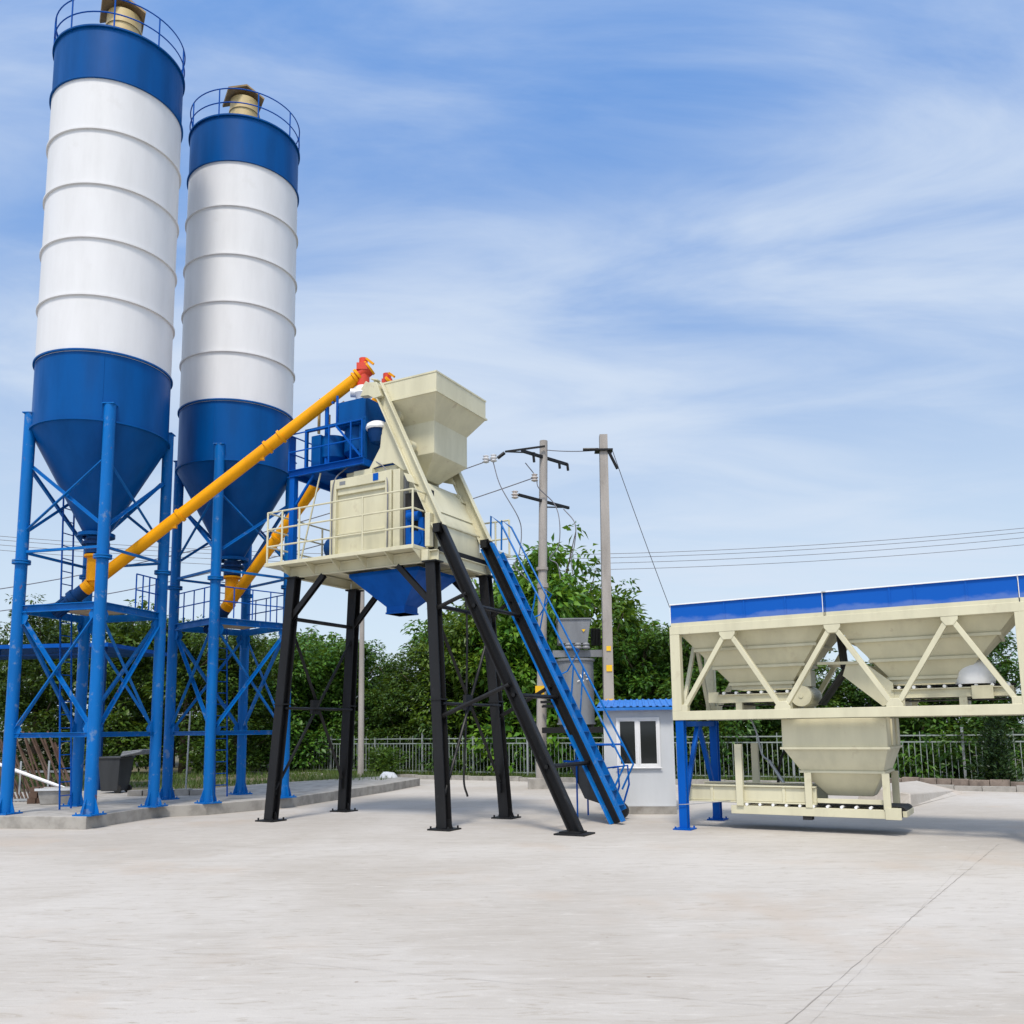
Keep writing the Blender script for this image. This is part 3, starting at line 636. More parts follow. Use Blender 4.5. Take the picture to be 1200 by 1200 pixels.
# ------------------------------------------------------------------ screw conveyors
def conveyor(low, head, label, r=0.135):
    low = V(low); head = V(head); L = (head - low).length; d = (head - low) / L
    root = empty('screw_conveyor', low, 0, label, 'screw conveyor', 'screw conveyors')
    P = lambda t: d * t
    b = MB(); b.tube([P(0.1), P(L)], r, 24)
    for t in (0.12, L * 0.34, L * 0.66, L * 0.71, L - 0.12):
        b.tube([P(t - 0.03), P(t + 0.03)], r * 1.24, 24)
    for t in (L * 0.32, L * 0.64): b.box(*[v for k in range(3) for v in ((d * t)[k] - 0.05 - (0.0 if k < 2 else r + 0.02), (d * t)[k] + 0.05 - (0.0 if k < 2 else r - 0.04))])
    b.tube([P(-0.05), P(0.12)], r * 1.15, 24)
    tube = b.build('screw_tube', 'yellow', root)
    b = MB(); b.tube([P(-0.30), P(-0.05)], r * 1.15, 20); b.tube([P(-0.42), P(-0.30)], r * 1.45, 20); b.tube([P(-0.90), P(-0.42)], r * 1.15, 20)
    for k in range(12):
        t = k * PI / 6; x = d.cross(V((0, 0, 1))).normalized(); y = x.cross(d); o = (x * math.cos(t) + y * math.sin(t)) * r * 1.17; b.bar(P(-0.88) + o, P(-0.5) + o, 0.02)
    b.build('drive_motor', 'dark_blue', root)
    return root, d, L
h1 = tw(-0.58, -0.42, 10.02); h2 = tw(-0.60, 0.55, 9.98)
s1, d1, L1 = conveyor((-9.62, 20.0, 5.20), h1, 'long yellow screw conveyor rising from the nearer silo to the tower top')
s2, d2, L2 = conveyor((-7.38, 23.02, 5.16), h2, 'yellow screw conveyor from the farther silo, passing behind the blue upper platform')
for root, d, L, ax in ((s1, d1, L1, (-9.4366, 19.9563)), (s2, d2, L2, (-7.2604, 22.9989))):
    lo = root.location
    b = MB(); c = V((ax[0] - lo.x, ax[1] - lo.y, 0)); t = c.dot(V((d.x, d.y, 0)).normalized()) / V((d.x, d.y, 0)).length; zz = d.z * t
    b.lathe([(0.17, zz), (0.17, 5.965 - lo.z)], 20, c); b.lathe([(0.16, 5.90 - lo.z), (0.24, 5.90 - lo.z), (0.24, 5.95 - lo.z), (0.16, 5.95 - lo.z)], 20, c, closed_profile=True)
    b.build('inlet_spout', 'yellow', root)
    he = d * L; b = MB()
    b.tube([he - d * 0.03, he + d * 0.26], 0.165, 16); b.tube([he + d * 0.1 + V((0, 0, 0.1)), he + d * 0.1 + V((0, 0, 0.34))], 0.10, 14); b.tube([he + d * 0.1 + V((0, 0, -0.05)), he + d * 0.1 + V((0, 0, -0.34))], 0.145, 16)
    b.box(he.x - 0.05, he.x + 0.2, he.y - 0.18, he.y + 0.1, he.z + 0.08, he.z + 0.24)
    b.build('head_gearbox', 'red', root)
    b = MB(); b.tube([he + d * 0.25, he + d * 0.30], 0.18, 18); b.bar(he + d * 0.2 + V((0, -0.1, 0.24)), he + d * 0.42 + V((0, -0.1, -0.04)), 0.05); b.tube([he - d * 0.06, he - d * 0.0], 0.19, 18)
    b.build('end_flange', 'yellow', root)
    b = MB(); q = he + d * 0.1
    b.lathe([(0.15, -0.34), (0.19, -0.40), (0.22, -0.52), (0.16, -0.64), (0.15, -0.74)], 18, q); b.tube([q + V((-0.28, -0.05, -0.5)), q + V((0.2, 0.0, -0.5))], 0.10, 14)
    b.build('outlet_valve', 'porcelain', root)
for ob, (ox, oy) in ((s1, (0, 0)),): pass

# ------------------------------------------------------------------ aggregate batcher
BY = -0.538; BO = V((3.077, 17.091, 0)); B = empty('aggregate_batcher', BO, BY, 'long cream aggregate batching machine with blue topped hoppers on blue legs', 'aggregate batcher')
def truss(v0, v1, parent):
    b = MB(); m = (v0 + v1) / 2; w = v1 - v0
    b.box(0, 8.95, v0, v1, 2.03, 2.20); b.box(0, 8.95, v0, v1, 3.66, 3.815)
    for u0, u1 in ((0.0, 0.19), (5.80, 5.98), (8.77, 8.95)): b.box(u0, u1, v0 + 0.003, v1 - 0.003, 2.20, 3.66)
    G = 0.012
    def gus(u0, u1, z0, z1, top):
        s = 0.10
        poly = [(u0, z1), (u1, z1), (u1, z0 + s), (u1 - s * 0.7, z0), (u0 + s * 0.7, z0), (u0, z0 + s)] if top else [(u0, z0), (u1, z0), (u1, z1 - s), (u1 - s * 0.7, z1), (u0 + s * 0.7, z1), (u0, z1 - s)]
        b.prism(poly, (0, v0 + 0.006, 0), (1, 0, 0), (0, 0, 1), (0, 1, 0), w - 0.012)
    for u0, u1 in ((0.97, 1.27), (2.86, 3.14), (4.73, 4.99), (6.75, 7.03), (7.9, 8.18)): gus(u0, u1, 3.51, 3.665, True)
    for u0, u1 in ((1.93, 2.21), (3.80, 4.07), (7.33, 7.6)): gus(u0, u1, 2.195, 2.34, False)
    for u0, u1 in ((0.185, 0.30), (5.66, 5.805), (5.975, 6.1)): b.box(u0, u1, v0 + 0.006, v1 - 0.006, 2.195, 2.32)
    for p, q in (((0.25, 2.30), (1.03, 3.55)), ((1.21, 3.55), (1.99, 2.30)), ((2.15, 2.30), (2.93, 3.55)), ((3.07, 3.55), (3.86, 2.30)), ((4.02, 2.30), (4.79, 3.55)), ((4.93, 3.55), (5.70, 2.30)), ((6.05, 2.30), (6.8, 3.55)), ((6.97, 3.55), (7.38, 2.3)), ((7.55, 2.3), (7.95, 3.55)), ((8.12, 3.55), (8.8, 2.3))):
        b.bar((p[0], m, p[1]), (q[0], m, q[1]), w * 0.8, 0.085, (0, 0, 1))
    return b.build('truss_frame', 'cream', parent, bevel=0.006)
fr = truss(0.0, 0.16, B); truss(1.98, 2.14, B)
b = MB()
for u0 in (0.10, 5.89, 8.86):
    for z0 in (2.115, 3.74): b = MB(); b.bar((u0, 0.16, z0), (u0, 1.98, z0), 0.14, 0.13); b.build('cross_member', 'cream', B)
for u0 in (1.05, 2.0, 3.9, 4.95): b = MB(); b.bar((u0, 0.16, 2.11), (u0, 1.98, 2.11), 0.1, 0.12); b.build('cross_member', 'cream', B)
b = MB(); b.bar((0.10, 0.3, 2.2), (0.10, 1.2, 3.66), 0.07); b.bar((0.10, 1.9, 2.2), (0.10, 1.2, 3.66), 0.07)
b.build('end_brace', 'cream', B)
for u0 in (0.02, 5.79, 8.72):
    for v0 in (0.0, 1.96):
        b = MB(); b.ibeam((u0 + 0.105, v0 + 0.1, 0.025), (u0 + 0.105, v0 + 0.1, 2.026), 0.15, 0.16, 0.025, (0, 1, 0))
        b.box(u0 + 0.05, u0 + 0.16, v0 + 0.024, v0 + 0.176, 0.025, 2.02)
        leg = b.build('leg', 'bright_blue', B)
        b = MB(); b.box(u0 - 0.07, u0 + 0.28, v0 - 0.07, v0 + 0.27, 0, 0.025)
        for a0 in (-0.03, 0.24):
            for c0 in (-0.03, 0.23): b.lathe([(0.018, 0.025), (0.018, 0.06)], 6, (u0 + a0, v0 + c0, 0))
        b.build('base_plate', 'bright_blue', leg)
    b = MB(); b.bar((u0 + 0.105, 0.2, 1.96), (u0 + 0.105, 1.96, 1.96), 0.10, 0.10); b.bar((u0 + 0.105, 1.04, 1.92), (u0 + 0.105, 0.22, 0.55), 0.08); b.bar((u0 + 0.105, 1.12, 1.92), (u0 + 0.105, 1.94, 0.55), 0.08)
    b.build('leg_brace', 'bright_blue', B)
HL = [(0.13, 2.87, 0.95, 2.09), (2.97, 5.83, 3.80, 4.97), (6.0, 8.8, 6.8, 7.95)]
for i, (u0, u1, w0, w1) in enumerate(HL):
    b = MB(); t = 0.01
    z0, z1 = 3.70, 2.70; v0, v1, x0, x1 = 0.175, 1.965, 0.75, 1.40
    b.frust([(u0, u1, v0, v1, 3.80), (u0, u1, v0, v1, z0), (w0, w1, x0, x1, z1), (w0, w1, x0, x1, 2.60), (w0 + 0.03, w1 - 0.03, x0 + 0.03, x1 - 0.03, 2.60), (w0 + 0.03, w1 - 0.03, x0 + 0.03, x1 - 0.03, z1), (u0 + 0.02, u1 - 0.02, v0 + 0.02, v1 - 0.02, z0), (u0 + 0.02, u1 - 0.02, v0 + 0.02, v1 - 0.02, 3.80)], cap=False)
    hp = b.build('hopper', 'cream', B, smooth=20)
    b = MB()
    for zz in (3.36, 3.015, 2.70):
        f = (z0 - zz) / (z0 - z1); a0, a1, c0, c1 = u0 + (w0 - u0) * f, u1 + (w1 - u1) * f, v0 + (x0 - v0) * f, v1 + (x1 - v1) * f
        g = 0.05; h = 0.025
        b.box(a0 - g, a1 + g, c0 - g, c0 - 0.004, zz - h, zz + h); b.box(a0 - g, a1 + g, c1 + 0.004, c1 + g, zz - h, zz + h)
        b.box(a0 - g, a0 - 0.004, c0 - 0.003, c1 + 0.003, zz - h, zz + h); b.box(a1 + 0.004, a1 + g, c0 - 0.003, c1 + 0.003, zz - h, zz + h)
    b.build('stiffener', 'cream', hp)
    b = MB(); g0, g1 = u0 - 0.10 + (0.0 if i else 0.0), u1 + 0.05
    zb, zt = 3.885, 4.235
    for a0, a1, c0, c1 in ((g0, g1, 0.03, 0.055), (g0, g1, 2.085, 2.11), (g0, g0 + 0.02, 0.056, 2.084), (g1 - 0.02, g1, 0.056, 2.084)): b.box(a0, a1, c0, c1, zb, zt)
    for f in (0.36, 0.49, 0.75): uu = g0 + (g1 - g0) * f; b.box(uu, uu + 0.03, 0.018, 0.029, zb, zt)
    ex = b.build('hopper_extension', 'panel_blue', B)
    b = MB(); b.box(g0 - 0.012, g1 + 0.012, 0.0, 0.07, zt, zt + 0.022); b.box(g0 - 0.012, g1 + 0.012, 2.07, 2.14, zt, zt + 0.022); b.box(g0 - 0.012, g0 - 0.001, 0.02, 2.12, zb, zt - 0.001); b.build('top_edge', 'white_paint', ex)
    b = MB(); b.box(g0, g1, 0.01, 0.15, 3.816, 3.884); b.box(g0, g1, 1.99, 2.13, 3.816, 3.884); b.build('extension_sill', 'cream', ex)
    # feeder belt under the hopper
    b = MB(); fu0, fu1 = (w0 - 0.25, w1 + 0.2) if i == 0 else (w0 + 0.02, w1 + 0.72)
    for c0 in (0.62, 1.47): b.chan((fu0, c0, 2.43), (fu1, c0, 2.43), 0.06, 0.16, 0.015)
    for uu in (w0 + 0.1, w1 - 0.1): b.box(uu, uu + 0.12, 0.60, 1.5, 2.17, 2.35)
    b.box(fu0 - 0.2, fu0, 0.66, 1.42, 2.36, 2.56) if i == 0 else b.box(fu1 - 0.62, fu1 - 0.3, 0.57, 0.585, 2.31, 2.53)
    fd = b.build('feeder_frame', 'cream', B)
    b = MB(); b.box(fu0 - 0.02, fu1 + 0.02, 0.70, 1.40, 2.545, 2.56); b.box(fu0 - 0.02, fu1 + 0.02, 0.70, 1.40, 2.30, 2.315); b.build('belt', 'rubber', fd)
    b = MB(); uu = fu0 + 0.12; b.tube([(uu, 0.60, 2.535), (uu, 1.5, 2.535)], 0.028, 10); ro = b.build('roller', 'white_paint', fd); dx = 0.24
    while uu + dx < fu1: c = ro.copy(); col.objects.link(c); c.parent = fd; c.location = (dx, 0, 0); dx += 0.24
b = MB(); b.tube([(2.28, 0.55, 2.44), (2.28, 1.45, 2.44)], 0.19, 28); b.tube([(2.28, 0.535, 2.44), (2.28, 0.55, 2.44)], 0.04, 10); b.box(2.2, 2.42, 0.8, 1.2, 2.62, 2.92)
b.build('belt_drum', 'cream', B)
b = MB(); b.prism([(3.10, 3.02), (3.42, 2.98), (3.85, 2.62), (3.85, 2.28), (3.66, 2.22), (3.02, 2.78)], (0, 0.62, 0), (1, 0, 0), (0, 0, 1), (0, 1, 0), 0.02)
b.prism([(3.10, 3.02), (3.42, 2.98), (3.85, 2.62), (3.85, 2.28), (3.66, 2.22), (3.02, 2.78)], (0, 1.46, 0), (1, 0, 0), (0, 0, 1), (0, 1, 0), 0.02); b.bar((2.6, 0.6, 3.02), (3.3, 0.6, 3.0), 0.05); b.bar((2.6, 1.5, 3.02), (3.3, 1.5, 3.0), 0.05)
b.build('feed_chute', 'cream', B)
b = MB(); b.bar((2.95, 1.0, 3.55), (3.0, 1.0, 2.9), 0.7, 0.02, (1, 0, 0)); b.bar((2.55, 1.0, 2.28), (3.05, 1.0, 2.95), 0.6, 0.03, (0, 0, 1)); b.build('belt_end', 'rubber', B)
b = MB()
prf = [(0.30, 2.565), (0.31, 2.64), (0.26, 2.80), (0.20, 2.91), (0.10, 2.99), (0.02, 3.01)]
b.lathe(prf, 22, (5.12, 0.86, 0))
b.v = [(x + 0.03 * noise.noise(V((x * 5, y * 5, z * 5))), y + 0.03 * noise.noise(V((y * 5, z * 5, x * 5))), z) for x, y, z in b.v]
b.build('motor_cover', 'white_paint', B, smooth=60)
# weigh hopper
b = MB(); W = [(1.96, 3.74, 0.30, 1.86, 2.02), (1.96, 3.74, 0.30, 1.86, 1.50), (2.22, 3.60, 0.56, 1.60, 1.075), (2.60, 3.36, 0.86, 1.30, 0.64)]
b.frust(W); wh = b.build('weigh_hopper', 'cream', B, bevel=0.008)
b = MB()
for (a0, a1, c0, c1, zz) in (W[1], W[2]):
    g = 0.035
    b.box(a0 - g, a1 + g, c0 - g, c0 - 0.002, zz - 0.02, zz + 0.02); b.box(a0 - g, a1 + g, c1 + 0.002, c1 + g, zz - 0.02, zz + 0.02); b.box(a1 + 0.002, a1 + g, c0 - 0.001, c1 + 0.001, zz - 0.02, zz + 0.02); b.box(a0 - g, a0 - 0.002, c0 - 0.001, c1 + 0.001, zz - 0.02, zz + 0.02)
for vv in (0.75, 1.3): b.box(3.742, 3.77, vv, vv + 0.06, 1.54, 2.0)
b.build('stiffener', 'cream', wh)
# weighing belt under it
b = MB()
b.box(0.06, 2.45, 0.56, 0.62, 0.52, 0.78); b.box(0.06, 2.45, 1.5, 1.56, 0.52, 0.78)
for c0, c1 in ((0.52, 0.64), (1.48, 1.6)): b.box(0.05, 2.45, c0, c1, 0.785, 0.81); b.box(0.05, 2.45, c0, c1, 0.49, 0.515)
b.box(0.90, 3.80, 0.50, 0.58, 0.29, 0.44); b.box(0.90, 3.80, 1.54, 1.62, 0.29, 0.44)
for uu in (0.5, 1.85): b.box(uu, uu + 0.05, 0.54, 0.62, 0.515, 0.785)
for uu in (1.02,): b.box(uu, uu + 0.13, 0.46, 0.555, 0.44, 1.57); b.box(uu, uu + 0.13, 1.565, 1.66, 0.44, 1.57)
for uu in (2.27, 3.58): b.box(uu, uu + 0.12, 0.485, 0.555, 0.44, 1.06); b.box(uu, uu + 0.12, 1.565, 1.63, 0.44, 1.06)
b.box(3.60, 3.86, 0.47, 0.499, 0.28, 0.48); b.box(2.45, 3.60, 0.60, 0.66, 0.52, 0.60); b.box(3.86, 3.93, 0.6, 1.5, 0.32, 0.42)
bf = b.build('belt_frame', 'cream', B, bevel=0.004)
b = MB(); b.box(0.5, 3.82, 0.66, 1.46, 0.475, 0.49); b.box(0.92, 3.82, 0.66, 1.46, 0.30, 0.315); b.tube([(3.83, 0.62, 0.40), (3.83, 1.5, 0.40)], 0.09, 16); b.build('belt', 'rubber', bf)
b = MB(); uu = 1.2; b.tube([(uu, 0.50, 0.465), (uu, 1.6, 0.465)], 0.026, 10); ro = b.build('roller', 'white_paint', bf); dx = 0.24
while uu + dx < 3.5: c = ro.copy(); col.objects.link(c); c.parent = bf; c.location = (dx, 0, 0); dx += 0.24
b = MB(); b.box(2.2, 2.36, 0.52, 0.7, 0.22, 0.29); b.build('belt_sensor', 'rubber', bf)
b = MB(); b.tube(curve_pts([(1.0, 1.75, 2.05), (1.12, 1.7, 1.75), (1.2, 1.7, 1.35), (1.35, 1.66, 1.22)]), 0.018, 6); b.tube([(1.35, 1.66, 1.22), (1.62, 1.60, 0.80)], 0.035, 8); b.build('air_pipe', 'galv', B)
b = MB(); b.tube(curve_pts([(1.75, 1.72, 2.05), (1.72, 1.7, 1.6), (1.55, 1.7, 1.2), (1.5, 1.66, 0.8)]), 0.028, 8); b.tube(curve_pts([(2.0, 1.75, 1.9), (2.1, 1.75, 1.75), (1.95, 1.75, 1.5), (1.6, 1.75, 1.4)]), 0.02, 8); b.build('hose', 'rubber', B)
b = MB(); b.tube([(0.02, -0.02, 0.46), (0.2, -0.01, 0.47), (0.9, 0.48, 0.52)], 0.008, 6); b.build('cable', 'grey_metal', B)

# ------------------------------------------------------------------ control booth
HY = math.atan2(-0.21, 1.52); H = empty('control_booth', (2.10, 20.30, 0), HY, 'small white panel control booth with a blue corrugated roof', 'booth')
b = MB(); b.box(-0.02, 1.55, -0.02, 2.26, 0, 0.17); b.build('base_slab', 'plinth_concrete', H)
b = MB(); b.box(0, 1.53, 0, 2.24, 0.171, 2.32)
for u0, v0 in ((-0.012, -0.012), (1.492, -0.012), (1.492, 2.20), (-0.012, 2.2)): b.box(u0, u0 + 0.05, v0, v0 + 0.05, 0.175, 2.31)
for k in range(1, 5): b.box(1.530, 1.534, k * 0.45, k * 0.45 + 0.012, 0.18, 2.31)
b.box(-0.008, 1.538, -0.010, -0.0005, 0.172, 0.21)
wall = b.build('wall', 'panel_white', H)
b = MB(); n = 26; x0, x1 = -0.16, 1.72
pts = []
for i in range(n * 4 + 1):
    u = x0 + (x1 - x0) * i / (n * 4); ph = (i % 8) / 8.0; pts.append((u, 0.022 if 0.2 < ph < 0.55 else 0.0))
top0 = [V((u, -0.20, 2.36 + h)) for u, h in pts]; top1 = [V((u, 2.45, 2.60 + h)) for u, h in pts]
k = len(pts); b.add(top0 + top1, [(i, i + 1, k + i + 1, k + i) for i in range(k - 1)])
b.prism([(x0, 2.29), (x1, 2.29), (x1, 2.352), (x0, 2.352)], (0, -0.20, 0), (1, 0, 0), (0, 0, 1), (0, 1, 0), 0.02)
for uu in (x0, x1 - 0.02): b.prism([(-0.178, 2.29), (2.45, 2.53), (2.45, 2.595), (-0.178, 2.355)], (uu, 0, 0), (0, 1, 0), (0, 0, 1), (1, 0, 0), 0.02)
b.add([(x0, -0.17, 2.30), (x1, -0.17, 2.325), (x1, 2.45, 2.56), (x0, 2.45, 2.56)], [(0, 1, 2, 3)])
paint('roof_blue', (0.01, 0.17, 0.58), 0.4, 0.15, (0.1, 0.25, 0.5), 0.4, 2.5, bump=0)
b.build('roof', 'roof_blue', H, smooth=0)
b = MB(); u0, u1, z0, z1 = 0.27, 1.24, 1.02, 2.13; t = 0.055
for a0, a1, c0, c1 in ((u0, u1, z0, z0 + t), (u0, u1, z1 - t, z1), (u0, u0 + t, z0 + t, z1 - t), (u1 - t, u1, z0 + t, z1 - t), (0.715, 0.775, z0 + t, z1 - t)): b.box(a0, a1, -0.045, -0.001, c0, c1)
for a0, a1 in ((u0 + t, 0.715), (0.775, u1 - t)):
    s = 0.03
    for p in ((a0, a1, z0 + t, z0 + t + s), (a0, a1, z1 - t - s, z1 - t), (a0, a0 + s, z0 + t + s, z1 - t - s), (a1 - s, a1, z0 + t + s, z1 - t - s)): b.box(p[0], p[1], -0.035, -0.002, p[2], p[3])
b.box(u0 - 0.03, u1 + 0.03, -0.06, -0.046, z0 - 0.02, z0 + 0.005)
win = b.build('window', 'white_paint', H, bevel=0.004)
b = MB(); b.box(u0 + t, 0.715, -0.02, -0.012, z0 + t, z1 - t); b.box(0.775, u1 - t, -0.02, -0.012, z0 + t, z1 - t); b.build('pane', 'glass', win)

# low concrete ramp beside the weigh hopper
b = MB(); b.loft([[V(p) for p in ((9.2, 21.0, -0.01), (12.6, 25.2, -0.01), (11.6, 26.2, -0.01), (8.3, 22.0, -0.01))], [V(p) for p in ((9.3, 21.2, 0.30), (12.2, 25.0, 0.10), (11.5, 25.8, 0.32), (8.5, 22.0, 0.45))]])
tag(b.build('concrete_ramp', 'yard', smooth=0, bevel=0.03), kind='structure')

# ------------------------------------------------------------------ utility poles, transformer, wires
def pole(foot, top, r0, r1, label, square=False):
    root = empty('utility_pole', foot, 0, label, 'utility pole')
    f = V(foot); b = MB(); q = V(top) - f
    if square: b.loft([[V((a * r0, c * r0, 0)) for a, c in ((-1, -1), (1, -1), (1, 1), (-1, 1))], [q + V((a * r1, c * r1, 0)) for a, c in ((-1, -1), (1, -1), (1, 1), (-1, 1))]])
    else: b.tube([(0, 0, 0), q], [r0, r1], 20)
    return root, b, q
p1, b, q1 = pole((0.944, 29.29, 0), (1.23, 29.29, 11.62), 0.17, 0.135, 'round concrete utility pole with two black crossarms, left of the transformer')
b.tube([(0.17, 0, 6.55), (0.165, 0, 6.7)], 0.19, 18); b.tube([(0.16, 0, 7.15), (0.16, 0, 7.25)], 0.20, 18)
b.build('shaft', 'pole_concrete', p1)
b = MB(); b.box(-0.42, 0.42, -0.35, 0.35, 0, 0.32); b.build('footing', 'plinth_concrete', p1)
def arm(root, z, x, L0, L1, slope=0.26):
    b = MB(); b.bar((x - L0, -0.16 + 0.6 * L0 * 0.9, z + slope * L0 * 0.0), (x + L1, -0.16 - 0.6 * L1 * 0.9, z), 0.09, 0.12); return b
b = MB(); x = 0.27; b.bar((x - 0.75, -0.75, 11.05), (x + 0.85, 0.7, 11.0), 0.07, 0.10); b.bar((x - 1.3, -0.2, 11.20), (x + 0.05, -0.24, 11.36), 0.05, 0.06); b.bar((x - 1.3, -0.2, 11.2), (x - 0.3, -0.5, 11.05), 0.04)
for dx in (-0.35, 0.55, 0.85): b.tube([(x + dx, -0.1 + 0.85 * dx, 11.0), (x + dx + 0.02, -0.1 + 0.85 * dx, 10.76)], 0.045, 8)
b.tube([(x - 1.32, -0.2, 11.16), (x - 1.55, -0.2, 10.98)], 0.06, 8); b.build('crossarm', 'black', p1)
b = MB(); x = 0.245; b.bar((x - 0.85, -0.75, 9.55), (x + 0.9, 0.7, 9.45), 0.07, 0.09); b.bar((x + 0.1, -0.05, 9.30), (x + 0.75, 0.5, 9.42), 0.04); b.build('crossarm', 'black', p1)
for c in ((-1.42, -0.2, 10.98), (-1.68, -0.2, 10.95), (-0.05, -0.25, 10.27), (-0.72, -0.78, 9.55)):
    b = MB(); b.lathe([(0.04, -0.14), (0.12, -0.10), (0.06, -0.05), (0.13, 0.0), (0.06, 0.05), (0.11, 0.10), (0.03, 0.14)], 12, c)
    b.build('insulator', 'porcelain' if c[0] < -1 else 'insulator', p1)
b = MB(); b.box(-0.14, 0.15, -0.180, -0.176, 3.02, 3.3); b.build('warning_sticker', 'sticker_yellow', p1)
b = MB()
b.tube(curve_pts([(-1.45, -0.2, 10.9), (-1.2, -0.25, 10.0), (-0.62, -0.3, 8.9), (-0.52, -0.3, 8.3), (-0.62, -0.3, 7.6), (-0.75, -0.3, 7.25), (-0.3, -0.3, 6.75)]), 0.018, 6)
b.tube(curve_pts([(-0.35, -0.2, 10.8), (0.0, -0.22, 10.3), (0.08, -0.3, 9.9), (0.6, -0.1, 9.4), (0.75, -0.4, 8.7), (0.7, -0.4, 7.9), (0.4, -0.3, 7.5), (0.65, -0.3, 7.3), (0.75, -0.3, 6.8)]), 0.018, 6)
b.tube(curve_pts([(0.95, 0.45, 9.35), (1.25, -0.55, 8.6), (1.22, -0.5, 7.9), (1.1, -0.5, 7.4), (1.15, -0.5, 6.9)]), 0.018, 6)
b.build('drop_wire', 'wire_dark', p1)
p2, b, q2 = pole((3.04, 28.0, 0), (3.12, 28.0, 11.36), 0.165, 0.125, 'square concrete utility pole right of the transformer, held by a guy wire', True)
b.build('shaft', 'pole_concrete', p2)
b = MB(); b.box(-0.20, 0.36, -0.2, 0.2, 10.8, 10.86); b.tube([(-0.1, -0.15, 10.84), (-0.6, -0.1, 10.86)], 0.05, 8); b.tube([(0.22, -0.12, 10.8), (0.50, -0.1, 10.2)], 0.05, 8); b.build('clamp', 'black', p2)
b = MB()
for z0, c in ((2.52, 0.13), (4.3, 0.07), (3.66, 0.09)): b.box(0.05 - c, 0.05 + c, -0.175, -0.170, z0, z0 + c * 2.2)
b.build('warning_sticker', 'sticker_yellow', p2)
b = MB(); b.tube(catenary((3.4, 27.9, 10.8), (6.6, 33.5, 4.9), 0.1, 8), 0.013, 6); tag(b.build('guy_wire', 'wire_dark'), 'thin guy wire sloping down from the square pole behind the batcher', 'wire')
b = MB(); b.tube(catenary((1.34, 29.2, 11.27), (2.95, 28.0, 10.86), 0.04, 8), 0.016, 6); tag(b.build('span_wire', 'wire_dark'), 'short level wire between the tops of the two poles', 'wire')
for (a, c, lb) in (((-0.5, 29.1, 10.95), (-26, 34, 6.9), 'upper thin wire running from the round pole behind the skip bucket'), ((0.88, 29.05, 10.27), (-25, 34, 6.2), 'lower thin wire running from the round pole behind the skip bucket')):
    b = MB(); b.tube(catenary(a, c, 0.9, 24), 0.018, 6); tag(b.build('overhead_wire', 'wire_dark'), lb, 'wire')
for i, (za, zb, nm) in enumerate(((19.4, 19.2, 'topmost'), (19.1, 18.85, 'second from the top'), (18.7, 18.4, 'third from the top'), (18.3, 17.8, 'lowest'))):
    b = MB(); b.tube(catenary((-55, 70, za), (58, 70, zb), 3.6, 40), 0.022, 6)
    tag(b.build('overhead_wire', 'wire_dark'), 'long sagging overhead line far behind the trees, %s of four' % nm, 'wire', 'far overhead lines')
# transformer on its beam platform
TP = empty('transformer_platform', (2.0, 28.6, 0), 0, 'dark steel beam platform bridging the two poles under the transformer', 'steel platform')
b = MB()
for y in (-0.45, 0.35): b.bar((-1.0, y, 1.86), (1.1, y - 0.3, 1.86), 0.10, 0.18); b.bar((-1.0, y, 2.62), (-0.5, y, 2.62), 0.07)
b.bar((-1.05, -0.1, 2.75), (-0.2, -0.3, 2.75), 0.06, 0.08)
for x in (-0.4, 0.55): b.bar((x, -0.5, 1.99), (x, 0.3, 1.99), 0.09, 0.08)
b.build('platform_beam', 'black', TP)
TR = empty('transformer', (2.05, 28.5, 2.03), 0, 'grey oil transformer with a box on top standing between the two poles', 'transformer')
b = MB(); b.tube([(0.03, 0, 0.0), (0.03, 0, 2.05)], 0.58, 28); b.tube([(0.03, 0, 2.0), (0.03, 0, 2.07)], 0.63, 28); b.tube([(0.03, 0, 0.0), (0.03, 0, 0.06)], 0.62, 28); b.build('tank', 'grey_metal', TR)
b = MB(); b.box(-0.70, 1.02, -0.30, -0.18, 2.12, 2.34); b.bar((-0.6, 0.2, 2.2), (0.9, 0.2, 2.2), 0.1); b.build('support_channel', 'grey_metal', TR)
b = MB(); b.frust([(-0.50, 0.40, -0.45, 0.45, 2.55), (-0.52, 0.50, -0.5, 0.5, 3.22), (-0.52, 0.50, -0.5, 0.5, 3.30)]); b.box(-0.56, 0.54, -0.54, 0.54, 3.301, 3.34); b.tube([(0.0, -0.2, 2.35), (0.0, -0.2, 2.55)], 0.22, 14)
for dx in (-0.2, 0.1, 0.35): b.lathe([(0.10, 2.36), (0.14, 2.40), (0.10, 2.46), (0.13, 2.50), (0.08, 2.56)], 12, (dx, -0.42, 0))
b.build('cabinet', 'grey_metal', TR)
b = MB()
for k in range(7): b.box(0.56 + k * 0.045, 0.575 + k * 0.045, -0.25, 0.2, 2.50, 3.05)
b.build('cooling_fins', 'black', TR)
b = MB(); b.add([(0.22, -0.512, 2.98), (0.34, -0.512, 2.98), (0.28, -0.506, 2.89)], [(0, 1, 2)]); b.build('warning_sticker', 'sticker_yellow', TR)
def text(body, mw, size, mat, parent, name='lettering'):
    c = bpy.data.curves.new(name, 'FONT'); c.body = body; c.size = size; c.extrude = 0.002; c.align_x = 'CENTER'
    o = bpy.data.objects.new(name, c); me = bpy.data.meshes.new_from_object(o); me.name = name; bpy.data.objects.remove(o)
    me.materials.clear(); me.materials.append(MT[mat]); o = bpy.data.objects.new(name, me); col.objects.link(o); o.parent = parent; o.matrix_local = mw; return o
